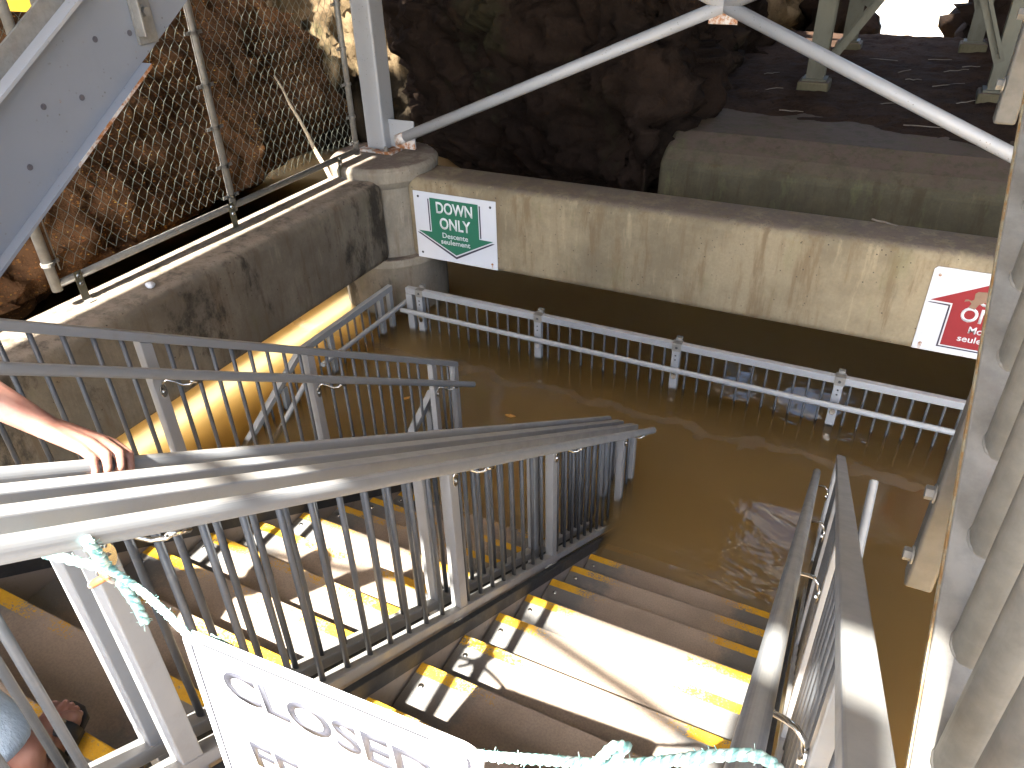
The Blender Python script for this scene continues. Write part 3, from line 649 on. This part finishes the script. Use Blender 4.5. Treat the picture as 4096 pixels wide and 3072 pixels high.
def right_upper():
    s = .60; AX = .19
    base = lambda y: 2.455 + s*(y-.639)          # measured edge of the flange
    t = thing('steel_stair', 'galvanised upper stair with stout pickets close on the right', 'staircase', (AX, .3, base(.3)-.4))
    bm = BM(); slbox(bm, .170, .174, -.4, 4.4, off(base, -.014), off(base, -.002)); ob('flange_edge', bm, M['rust_edge'], t)
    bm = BM(); slbox(bm, .1722, .272, -.4, 4.4, off(base, -.001), off(base, .006)); ob('base_bar', bm, M['galv'], t, bevel=.002)
    bm = BM(); slbox(bm, .1745, .30, -.4, 4.4, off(base, -.013), off(base, -.0015)); ob('top_flange', bm, M['steel'], t)
    bm = BM(); slbox(bm, .256, .268, -.4, 4.4, off(base, -.45), off(base, -.0135)); ob('stringer', bm, M['steel'], t)
    bm = BM(); cyl(bm, 0, 0, 0, .95, .0245, 28); me = bpy.data.meshes.new('picket'); bm.to_mesh(me); bm.free()
    for q in me.polygons: q.use_smooth = len(q.vertices) == 4
    y = .655-.118*6
    while y < 3.2:
        pk = link('picket', me, M['galv'], t, (.217, y, base(y)-.005))
        bm = BM(); bmesh.ops.create_uvsphere(bm, u_segments=14, v_segments=8, radius=.0268, matrix=Matrix.Translation((.217, y, base(y)+.006)) @ Matrix.Rotation(math.atan(s), 4, 'X') @ Matrix.Diagonal((1, 1.05, .28, 1)))
        ob('weld', bm, M['galv'], pk, smooth=True); y += .118
    bm = BM(); tube(bm, [(.217, -.4, base(-.4)+.93), (.217, 4.4, base(4.4)+.93)], .024, 16); ob('handrail', bm, M['galv'], t, smooth=True)
    for (yv, zt, zb1, zb2) in ((1.245, 2.165, 2.24, 2.393), (2.283, 2.80, 2.892, 3.05)):
        bm = BM(); box(bm, .20, .25, yv, yv+.05, zt, base(yv)-.02); pl = ob('guard_post', bm, M['galv_dark'], t, bevel=.007, seg=3)
        for zb in (zb1, zb2):
            bm = BM(); hexbolt(bm, (.1998, yv+.012, zb), (-1, 0, 0), .0135, .017); ob('bolt', bm, M['galv'], pl)
    for i in range(-3, 9):
        y = .55 + .28*i; z = base(y)-.12
        bm = BM(); box(bm, .285, 1.35, y, y+.30, z-.03, z); ob('tread', bm, M['galv'], t)
right_upper()

# ------------------------------------------------------------------ signs
def text_mesh(name, body, w, h, cx, z0, ypl, mat, parent, bold=.012, th=.0012, tilt=0):
    """lettering fitted to width w and height h, bottom left at (cx, z0) in the x-z plane facing -y"""
    cu = bpy.data.curves.new(name, 'FONT'); cu.body = body; cu.size = 1; cu.offset = bold; cu.resolution_u = 4
    tmp = bpy.data.objects.new('tmp_text', cu); COL.objects.link(tmp)
    bpy.context.view_layer.update()
    me = bpy.data.meshes.new_from_object(tmp.evaluated_get(bpy.context.evaluated_depsgraph_get()))
    bpy.data.objects.remove(tmp); bpy.data.curves.remove(cu)
    xs_ = [v.co.x for v in me.vertices]; ys_ = [v.co.y for v in me.vertices]
    x0, x1, y0, y1 = min(xs_), max(xs_), min(ys_), max(ys_)
    for v in me.vertices:
        x = (v.co.x-x0)/(x1-x0)*w; z = (v.co.y-y0)/(y1-y0)*h
        v.co = (cx + x*cos(tilt) - z*sin(tilt), ypl, z0 + z*cos(tilt) + x*sin(tilt))
    me.name = name; o = link(name, me, mat, parent)
    sm = o.modifiers.new('thickness', 'SOLIDIFY'); sm.thickness = th; sm.offset = 0
    return o
def poly(name, pts, ypl, th, mat, parent, bevel=0):
    bm = BM(); prism(bm, [(x, ypl, z) for x, z in pts], (0, -1, 0), th); return ob(name, bm, mat, parent, bevel=bevel)
def screw(parent, x, z, ypl, rusty=False):
    bm = BM(); hexbolt(bm, (x, ypl, z), (0, -1, 0), .0085, .006); ob('screw', bm, M['rust'] if rusty else M['stringer_dark'], parent)

t = thing('direction_sign', 'white sign with green down arrow reading DOWN ONLY on the concrete beam', 'sign', (-3.3, 5.398, .54))
Y0 = 5.398
poly('panel', [(-3.712, .542), (-2.897, .542), (-2.897, 1.162), (-3.712, 1.160)], Y0, .006, M['sign_white'], t, .001)
Y1 = Y0-.0062
poly('arrow', [(-3.546, 1.115), (-3.546, .803), (-3.685, .801), (-3.309, .613), (-2.932, .801), (-3.067, .803), (-3.067, 1.115)], Y1, .0014, M['sign_green'], t)
poly('arrow_shadow', [(-3.567, 1.104), (-3.567, .812), (-3.556, .812), (-3.556, 1.104)], Y1, .0012, M['sign_black'], t)
poly('arrow_shadow', [(-3.058, 1.104), (-3.058, .812), (-3.046, .812), (-3.046, 1.104)], Y1, .0012, M['sign_black'], t)
poly('arrow_shadow', [(-3.700, .783), (-3.672, .783), (-3.310, .600), (-3.310, .578)], Y1, .0012, M['sign_black'], t)
poly('arrow_shadow', [(-2.916, .783), (-2.944, .783), (-3.3095, .600), (-3.3095, .578)], Y1, .0012, M['sign_black'], t)
Y2 = Y1-.0022
text_mesh('lettering', 'DOWN', .36, .105, -3.484, .984, Y2, M['letter'], t, .022)
text_mesh('lettering', 'ONLY', .31, .107, -3.458, .843, Y2, M['letter'], t, .022)
text_mesh('lettering', 'Descente', .258, .048, -3.438, .764, Y2, M['letter'], t, .014)
text_mesh('lettering', 'seulement', .296, .047, -3.457, .706, Y2, M['letter'], t, .014)
for x, z, r in ((-3.662, 1.114, 0), (-2.948, 1.107, 0), (-3.663, .592, 0), (-2.949, .591, 1)): screw(t, x, z, Y1, r)
poly('rust_streak', [(-2.954, .583), (-2.945, .583), (-2.942, .545), (-2.956, .544)], Y1, .0006, M['rust'], t)

t = thing('direction_sign', 'worn white sign with red up arrow half hidden behind the galvanised stair', 'sign', (.8, 5.398, .54))
poly('panel', [(.400, .545), (1.215, .545), (1.215, 1.16), (1.200, 1.168), (.418, 1.168), (.400, 1.15)], Y0, .006, M['sign_old'], t, .001)
poly('arrow', [(.428, .928), (.565, .925), (.566, .610), (1.047, .610), (1.049, .925), (1.187, .928), (.8075, 1.125)], Y1, .0014, M['sign_red'], t)
poly('arrow_shadow', [(.414, .908), (.430, .914), (.556, .914), (.556, .600), (.545, .591), (.545, .902)], Y1, .0012, M['sign_black'], t)
poly('arrow_shadow', [(.5455, .591), (.5565, .6005), (1.06, .6005), (1.06, .591)], Y1, .0012, M['sign_black'], t)
text_mesh('lettering', 'UP', .15, .10, .715, .935, Y2, M['letter'], t, .022)
text_mesh('lettering', 'ONLY', .36, .108, .630, .808, Y2, M['letter'], t, .022)
text_mesh('lettering', 'Montée', .21, .052, .705, .727, Y2, M['letter'], t, .014)
text_mesh('lettering', 'seulement', .30, .047, .656, .659, Y2, M['letter'], t, .014)
poly('tape', [(.628, .952), (.655, .962), (.672, .945), (.66, .915), (.70, .905), (.715, .945), (.75, .965), (.79, .99), (.79, 1.045), (.74, 1.04), (.69, 1.035), (.675, 1.02), (.68, .975), (.665, .965), (.645, .972), (.63, .968)], Y2-.0012, .0012, M['tape'], t)
screw(t, .444, 1.112, Y1, 1); screw(t, .446, .591, Y1, 1)
poly('rust_streak', [(.432, .588), (.456, .588), (.452, .548), (.438, .548)], Y1, .0006, M['rust'], t)

# closed sign hung from the rope, in the plane y = .5, leaning back a little
def rrect(x0, x1, z0, z1, r, sk=0, n=6):
    c = []
    for cx_, cz_, a0 in ((x1-r, z1-r, 0), (x0+r, z1-r, pi/2), (x0+r, z0+r, pi), (x1-r, z0+r, 1.5*pi)):
        for k in range(n+1):
            a = a0+k*pi/2/n; c.append((cx_+r*cos(a), cz_+r*sin(a)))
    return [(x - sk*(2.3-z), z + .088*(x+.9)) for x, z in c]
t = thing('closed_sign', 'white sign reading CLOSED hung on a rope across the right flight', 'sign', (-.62, .5, 1.85))
SK = -.068*-1
poly('panel', rrect(-.902, -.318, 1.83, 2.298, .035, .068), .503, .006, M['closed_white'], t, .001)
a_ = rrect(-.884, -.336, 1.848, 2.28, .025, .068); b_ = rrect(-.8785, -.3415, 1.8535, 2.2745, .0195, .068)
bm = BM(); va = [bm.verts.new((x, .4962, z)) for x, z in a_]; vb = [bm.verts.new((x, .4962, z)) for x, z in b_]
for i in range(len(va)): bm.faces.new((va[i], va[(i+1) % len(va)], vb[(i+1) % len(va)], vb[i]))
ob('border_line', bm, M['navy'], t)
text_mesh('lettering', 'CLOSED', .43, .078, -.826, 2.163, .4955, M['navy'], t, .016, .0012, .05)
text_mesh('lettering', 'FERMÉ', .36, .078*1.22, -.818, 1.955, .4955, M['navy'], t, .016, .0012, .05)
t = thing('rope', 'frayed teal rope holding the closed sign between the two handrails', 'rope', (-1.0, .48, 2.36))
def twisted(bm, pts, r, strands=3, pitch=.05, fuzz=0):
    P = [Vector(p) for p in pts]
    # resample with catmull-rom
    Q = []
    for i in range(len(P)-1):
        p0, p1, p2, p3 = P[max(i-1, 0)], P[i], P[i+1], P[min(i+2, len(P)-1)]
        n = max(2, int((p2-p1).length/.006))
        for k in range(n):
            u = k/n; Q.append(.5*((2*p1)+(-p0+p2)*u+(2*p0-5*p1+4*p2-p3)*u*u+(-p0+3*p1-3*p2+p3)*u**3))
    Q.append(P[-1])
    for s_ in range(strands):
        L_ = 0; out = []
        for i, q in enumerate(Q):
            if i: L_ += (q-Q[i-1]).length
            d = (Q[min(i+1, len(Q)-1)]-Q[max(i-1, 0)]).normalized(); u, v = frame_at(d)
            a = 2*pi*(L_/pitch + s_/strands); out.append(q + r*.5*(cos(a)*u+sin(a)*v))
        tube(bm, out, r*.56, 8)
    if fuzz:
        for i in range(fuzz):
            q = random.choice(Q); d = Vector((random.gauss(0, 1), random.gauss(0, 1), random.gauss(0, 1))).normalized()
            tube(bm, [q+d*r*.8, q+d*r*1.6+Vector((0, 0, random.uniform(-.004, .004)))], .0006, 4)
    return bm
KN = (-1.035, .50, 2.372)
bm = BM(); twisted(bm, [KN, (-.96, .50, 2.345), (-.88, .492, 2.306), (-.862, .492, 2.292), (-.855, .505, 2.280)], .0072, 3, .04, 90)
twisted(bm, [(-.855, .514, 2.278), (-.62, .516, 2.265), (-.42, .514, 2.30)], .0072, 3, .04)
twisted(bm, [(-.405, .508, 2.315), (-.392, .493, 2.322), (-.315, .498, 2.343), (-.22, .50, 2.398), (-.144, .50, 2.444), (-.089, .505, 2.482), (-.03, .51, 2.530), (.013, .515, 2.552), (.04, .52, 2.53)], .0072, 3, .04, 110)
ob('main_line', bm, M['rope'], t, smooth=True)
bm = BM(); twisted(bm, [KN, (-1.03, .49, 2.40), (-1.00, .475, 2.44), (-.985, .46, 2.50)], .010, 3, .05, 40); twisted(bm, [KN, (-1.07, .475, 2.40), (-1.10, .452, 2.425), (-1.12, .43, 2.45), (-1.13, .41, 2.455)], .0085, 3, .05, 30); ob('loop', bm, M['rope'], t, smooth=True)
bm = BM(); twisted(bm, [KN, (-1.02, .50, 2.34), (-1.005, .50, 2.30), (-.995, .497, 2.262)], .009, 3, .05, 50); ob('loose_end', bm, M['rope'], t, smooth=True)
bm = BM(); tube(bm, [(-1.05, .492, 2.385), (-1.035, .484, 2.375), (-1.025, .49, 2.36), (-1.04, .5, 2.352), (-1.055, .5, 2.36), (-1.06, .494, 2.38)], .005, 10); tube(bm, [(-1.045, .49, 2.36), (-1.065, .483, 2.345), (-1.078, .48, 2.335)], .007, 10); ob('knot_clip', bm, M['rust'], t, smooth=True)
bm = BM(); twisted(bm, [(-.162, .492, 2.436), (-.152, .486, 2.47), (-.137, .49, 2.502), (-.125, .5, 2.495), (-.132, .508, 2.47), (-.142, .5, 2.44), (-.15, .492, 2.425)], .0065, 3, .035, 20); ob('tied_end', bm, M['rope'], t, smooth=True)

# ------------------------------------------------------------------ person
def capsules(name, segs, vox, mat, parent=None, smooth_it=4, extra=None):
    bm = BM()
    for a, b, ra, rb in segs:
        a, b = Vector(a), Vector(b); L_ = (b-a).length; n = max(2, int(L_/.02))
        for p, r in ((a, ra), (b, rb)): bmesh.ops.create_uvsphere(bm, u_segments=14, v_segments=10, radius=r, matrix=Matrix.Translation(p))
        if L_ > 1e-4: tube(bm, [a, b], [ra, rb], 14)
    me = bpy.data.meshes.new(name); bm.to_mesh(me); bm.free()
    o = bpy.data.objects.new('tmp_body', me); COL.objects.link(o)
    rm = o.modifiers.new('r', 'REMESH'); rm.mode = 'VOXEL'; rm.voxel_size = vox
    s_ = o.modifiers.new('s', 'SMOOTH'); s_.iterations = smooth_it; s_.factor = .5
    bpy.context.view_layer.update()
    out = bpy.data.meshes.new_from_object(o.evaluated_get(bpy.context.evaluated_depsgraph_get()))
    bpy.data.objects.remove(o); bpy.data.meshes.remove(me); out.name = name
    for p in out.polygons: p.use_smooth = True
    out.materials.clear()
    return link(name, out, mat, parent)
dv = Vector((0, .852, -.523)); nv = Vector((0, .523, .852)); xv = Vector((1, 0, 0))
hz_ = lambda y: nose(y)+.86
HC = Vector((-1.318, .700, hz_(.70)))                              # rail centre under the hand
def hp(x, d, n): return HC + xv*x + dv*d + nv*n
segs = []
wrist = hp(-.135, -.030, .052)
elbow = Vector((-1.700, .615, 2.595)); shoulder = Vector((-1.925, .19, 2.77))
segs += [(wrist, wrist.lerp(elbow, .45), .0255, .040), (wrist.lerp(elbow, .45), elbow, .040, .044), (elbow, shoulder, .042, .050)]
offs = [(.044, .040, .0095), (.018, .046, .0100), (-.008, .043, .0095), (-.031, .035, .0082)]      # index .. little, along the rail
for i, (d, n, r) in enumerate(offs):
    mcp = hp(-.030+.004*i*0, d, n); pip = hp(.017-.004*abs(i-1), d*1.06+.002, n-.010); dip = hp(.031-.003*abs(i-1), d*1.05, n-.036); tip = hp(.022-.002*i, d*1.0, n-.058)
    segs += [(wrist + dv*d*.45, mcp, .020, r*1.42), (mcp, pip, r*1.32, r*1.16), (pip, dip, r*1.13, r*.98), (dip, tip, r*.98, r*.82)]
th0 = hp(-.10, .005, .032); th1 = hp(-.060, .048, .008); th2 = hp(-.034, .060, -.018); th3 = hp(-.016, .062, -.036)
segs += [(th0, th1, .019, .0125), (th1, th2, .0125, .0105), (th2, th3, .0105, .0085)]
pel = Vector((-2.00, .08, 2.38)); chest = Vector((-2.05, .10, 2.67)); neck = Vector((-2.06, .12, 2.84)); head = Vector((-2.06, .15, 2.965))
Ls = Vector((-2.19, .05, 2.77))
segs += [(pel, chest, .115, .11), (pel+xv*.07, pel-xv*.07, .10, .10), (shoulder, Ls, .058, .058), (chest, neck, .10, .048), (neck, head, .052, .075), (head, head+Vector((0, .01, .03)), .088, .085), (head+Vector((0, .06, -.05)), head+Vector((0, .055, -.06)), .045, .042), (head+Vector((0, .095, -.005)), head+Vector((0, .105, -.02)), .013, .015)]
segs += [(head+Vector((s_*.085, 0, -.005)), head+Vector((s_*.09, -.01, -.02)), .02, .014) for s_ in (-1, 1)]
segs += [(Ls, Vector((-2.30, .02, 2.54)), .05, .042), (Vector((-2.30, .02, 2.54)), Vector((-2.28, .16, 2.35)), .04, .026), (Vector((-2.28, .16, 2.35)), Vector((-2.27, .21, 2.29)), .033, .024)]
FZ = 1.612
ank = Vector((-1.462, .375, FZ+.095)); knee = Vector((-1.69, .30, 2.06)); hipR = pel + Vector((.08, .01, -.05))
segs += [(hipR, knee, .088, .060), (knee, knee.lerp(ank, .35), .058, .060), (knee.lerp(ank, .35), ank, .060, .037)]
ft = Vector((-.52, .85, 0)).normalized(); fs = Vector((.85, .52, 0)).normalized()
def fp(a, b, c): return ank + ft*a + fs*b + Vector((0, 0, c-.095))
segs += [(ank, fp(-.035, 0, .035), .040, .034), (ank, fp(.09, -.008, .060), .040, .030), (fp(-.03, 0, .034), fp(.12, .028, .034), .032, .026), (fp(.07, -.015, .045), fp(.128, -.024, .036), .032, .024), (fp(.12, -.02, .034), fp(.12, .03, .032), .024, .022)]
toes = [(-.031, .172, .0145), (-.006, .176, .0105), (.012, .168, .0098), (.028, .157, .0092), (.042, .143, .0088)]
for b, a, r in toes: segs += [(fp(.115, b*.9, .034), fp(a-.02, b, .034), r*1.15, r*1.05), (fp(a-.02, b, .034), fp(a, b, .028), r*1.05, r*.95)]
a2 = Vector((-2.06, -.10, 1.782+.095)); k2 = Vector((-2.06, .06, 2.12)); hipL = pel + Vector((-.09, 0, -.05))
segs += [(hipL, k2, .088, .060), (k2, a2, .058, .037), (a2, a2+Vector((0, .11, -.055)), .038, .03), (a2, a2+Vector((0, -.03, -.06)), .038, .032), (a2+Vector((0, .1, -.058)), a2+Vector((0, .17, -.07)), .032, .02)]
pt = thing('person', 'person on the left flight gripping the handrail, one sandalled foot on a yellow nosing', 'person', (-1.75, .3, FZ))
capsules('body', segs, .0042, M['skin'], pt, 3)
capsules('jeans', [(hipR, knee, .104, .080), (knee, knee.lerp(ank, .80), .080, .070), (hipL, k2, .104, .08), (k2, k2.lerp(a2, .8), .08, .066), (pel+xv*.075, pel-xv*.075, .113, .113), (pel, pel+Vector((0, 0, .06)), .122, .12)], .008, M['jeans'], pt)
capsules('shirt', [(pel+Vector((0, 0, .07)), chest, .132, .126), (chest, neck-Vector((0, 0, .03)), .118, .066), (shoulder, Ls, .070, .070), (shoulder, shoulder.lerp(elbow, .4), .068, .060), (Ls, Ls.lerp(Vector((-2.30, .02, 2.54)), .5), .068, .058)], .008, M['shirt'], pt)
capsules('hair', [(head+Vector((0, -.022, .040)), head+Vector((0, .030, .052)), .094, .080), (head+Vector((0, -.030, .035)), head+Vector((0, -.040, -.060)), .094, .075), (head+Vector((.045, -.03, .0)), head+Vector((.05, -.04, -.05)), .052, .045), (head+Vector((-.045, -.03, .0)), head+Vector((-.05, -.04, -.05)), .052, .045)], .006, M['hair'], pt)
for s_ in (-1, 1):
    bm = BM(); bmesh.ops.create_uvsphere(bm, u_segments=12, v_segments=8, radius=.0115, matrix=Matrix.Translation(head+Vector((s_*.031, .078, .004)))); ob('eye', bm, M['eye'], pt, smooth=True)
bm = BM(); tube(bm, [head+Vector((-.022, .088, -.055)), head+Vector((0, .098, -.053)), head+Vector((.022, .088, -.055))], .0055, 8); ob('mouth', bm, M['lip'], pt, smooth=True)
bm = BM()
def soleloop(z): return [fp(a, b, z) for a, b in ((-.075, -.018), (-.08, 0), (-.075, .020), (-.04, .036), (.04, .042), (.10, .056), (.145, .058), (.172, .040), (.19, .008), (.192, -.02), (.182, -.045), (.15, -.052), (.08, -.046), (0, -.040), (-.05, -.032))]
prism(bm, soleloop(.003), (0, 0, 1), .017); so = ob('sandal', bm, M['sandal'], pt, bevel=.004)
for a0, a1, w_, in ((.055, .10, .047), (.002, .030, .044)):
    bm = BM(); ringA, ringB = [], []
    for k in range(13):
        an = pi*k/12; b = -cos(an)*(w_+.006) + (.006 if a0 > .05 else 0); z = .016 + sin(an)*(.066 if a0 > .05 else .092)
        ringA.append((a0, b, z)); ringB.append((a1, b*1.06, z-.010*sin(an)))
    va = [bm.verts.new(fp(*q)) for q in ringA]; vb = [bm.verts.new(fp(*q)) for q in ringB]
    for k in range(12): bm.faces.new((va[k], va[k+1], vb[k+1], vb[k]))
    st = ob('strap', bm, M['sandal'], so, smooth=True); sm = st.modifiers.new('thickness', 'SOLIDIFY'); sm.thickness = .004; sm.offset = 1
bm = BM(); prism(bm, [fp(.085, .035, .075) + .012*(cos(k*pi/6)*ft + sin(k*pi/6)*Vector((0, 0, 1))) for k in range(12)], fs, .006); ob('buckle', bm, M['chrome'], so)
for b, a, r in toes:
    bm = BM(); bmesh.ops.create_uvsphere(bm, u_segments=10, v_segments=6, radius=r*.62, matrix=Matrix.Translation(fp(a+.001, b, .028+r*.62)) @ Matrix.Diagonal((1, 1, .45, 1))); ob('toenail', bm, M['nail'], pt, smooth=True)

# ------------------------------------------------------------------ small things
def wob(a, b, n, amp, r0, r1, seed):
    random.seed(seed); a, b = Vector(a), Vector(b); pts = [a.lerp(b, i/n) + Vector((random.uniform(-1, 1), random.uniform(-1, 1), random.uniform(-.3, .6)))*amp*(1 if 0 < i < n else 0) for i in range(n+1)]
    bm = BM(); tube(bm, pts, [r0+(r1-r0)*i/n for i in range(n+1)], 8); return bm
tag(ob('branch', wob((-4.42, 5.20, 1.20), (-5.25, 5.60, 1.97), 7, .018, .022, .010, 3), M['wood'], smooth=True), 'bleached bare branch leaning behind the chain link fence', 'branch')
bm = BM(); bmesh.ops.create_icosphere(bm, subdivisions=2, radius=.028)
for v in bm.verts: v.co *= 1 + .35*noise.noise(v.co*40); v.co.z *= .7
tag(ob('pebble', bm, M['pebble'], loc=(-4.054, 2.878, 1.288)), 'small white pebble on top of the stained concrete beam', 'stone')
tag(ob('string', wob((-4.1, 4.86, .20), (-3.73, 4.50, .005), 10, .008, .0025, .002, 5), M['string']), 'thin orange string dangling into the golden water', 'string')
bm = BM()
lp = [(-.05, 0, 0), (-.02, .022, .004), (.02, .02, .002), (.05, .002, .008), (.015, -.022, .003), (-.025, -.02, .006)]
prism(bm, [Vector(p) for p in lp], (0, 0, 1), .003); tag(ob('leaf', bm, M['leaf'], loc=(-2.164, 4.14, .002)), 'single yellow brown leaf floating in open water', 'leaf')
bm = BM(); prism(bm, [Vector(p)*.8 for p in lp], (0, 0, 1), .003); o = ob('leaf', bm, M['leaf'], loc=(-3.02, 4.02, .002)); o.rotation_euler.z = 1; tag(o, 'dead leaf floating behind the bars of the outer left railing', 'leaf')
tag(ob('twig', wob((-.05, 5.82, 1.278), (.12, 5.74, 1.283), 5, .012, .008, .005, 8), M['twig']), 'crooked dark twig lying on top of the long concrete beam', 'twig')
random.seed(21)
TW = [((-1.6, 9.4), .5), ((-.35, 9.2), .45), ((.05, 9.0), .3), ((.3, 11.2), .5), ((.1, 12.0), .4), ((.5, 11.6), .3), ((-.2, 11.0), .35), ((.2, 10.3), .6), ((-1.2, 8.6), .35), ((.45, 9.5), .4), ((-.6, 11.8), .5), ((0, 8.4), .7), ((-1.7, 10.4), .3), ((-.1, 10.6), .25)]
for i, ((x, y), L_) in enumerate(TW):
    a = random.uniform(-.7, .7) + (0 if i % 3 else 1.2); b_ = (x+L_*.7*cos(a), y+L_*.7*sin(a), 1.34)
    o = ob('twig', wob((x, y, 1.335), b_, 4, .016, .006, .003, 30+i), M['twig'], smooth=True)
    tag(o, 'dry twig lying among others on the dark soil of the pier', 'twig', 'dry twigs scattered over the soil')

# ------------------------------------------------------------------ unseen overhead panels, added and cut to cast the shade; tower pipe braces
ZD = 7.0
def UV(u, v): return u-.035*ZD, v-.7104*ZD
def deck(label, polyuv, name='overhead_shade', jr=None):
    t = thing(name, label, 'deck', (*UV(*polyuv[0]), ZD))
    bm = BM(); prism(bm, [(*UV(u, v), ZD) for u, v in polyuv], (0, 0, 1), .06); ob('shade_plate', bm, M['deck'], t)
    us = [p[0] for p in polyuv]; vs = [p[1] for p in polyuv]
    n = max(1, int((max(vs)-min(vs))/1.6))
    for i in range(n):
        v = min(vs)+.4+i*1.6
        ja, jb = jr or (min(us)+.05, max(us)-.05); x0, y = UV(ja, v); x1, _ = UV(jb, v)
        bm = BM(); box(bm, x0, x1, y, y+.1, ZD+.061, ZD+.26); ob('panel_rib', bm, M['steel'], t)
    return t
deck('broad unseen deck overhead, its outline cut to shade the water', [(-4.13, 2.57), (6.5, 2.57), (6.5, 22), (.42, 22), (.38, 15.2), (-.7, 15.2), (-.9, 20), (-2.15, 20), (-2.1, 15.4), (-1.1, 15.2), (-1.1, 13.65), (-2.32, 13.65), (-2.4, 16), (-6.62, 16), (-6.62, 10.32), (-5.78, 10.32), (-5.78, 6.50), (-4.13, 6.50)], jr=(-4.05, 6.4))
deck('narrow unseen panel added overhead to shade the cliff side', [(-10.5, -1), (-4.62, -1), (-4.62, 6.48), (-5.80, 6.48), (-5.80, 10.30), (-7.7, 10.30), (-8.3, 11.6), (-10.5, 11.6)], jr=(-10.4, -5.9))
deck('small unseen panel added overhead, cut to shade the left flight', [(-4.12, -1.2), (-1.27, -1.2), (-1.27, 1.87), (-1.93, 1.87), (-1.99, 2.05), (-2.33, 2.05), (-2.36, 1.92), (-2.55, 1.92), (-2.6, 2.3), (-4.12, 2.3)], jr=(-4.0, -2.7))
deck('slim unseen plate added overhead to shade the galvanised pickets', [(.268, 1.0), (.9, 1.0), (.9, 2.56), (.268, 2.56)])
deck('small unseen plate added overhead to shade the right handrail', [(-.06, 1.0), (.19, 1.0), (.22, 2.40), (.05, 2.42), (-.06, 2.36)])
t = thing('overhead_brace', 'steel pipe braces of the stair tower overhead', 'brace', (*UV(-1.15, 2.49), ZD))
for q in ((-3.3, 2.05), (1.0, 1.93)):
    bm = BM(); tube(bm, [(*UV(-1.15, 2.49), ZD), (*UV(*q), ZD)], .027, 16); ob('pipe', bm, M['steel'], t, smooth=True)
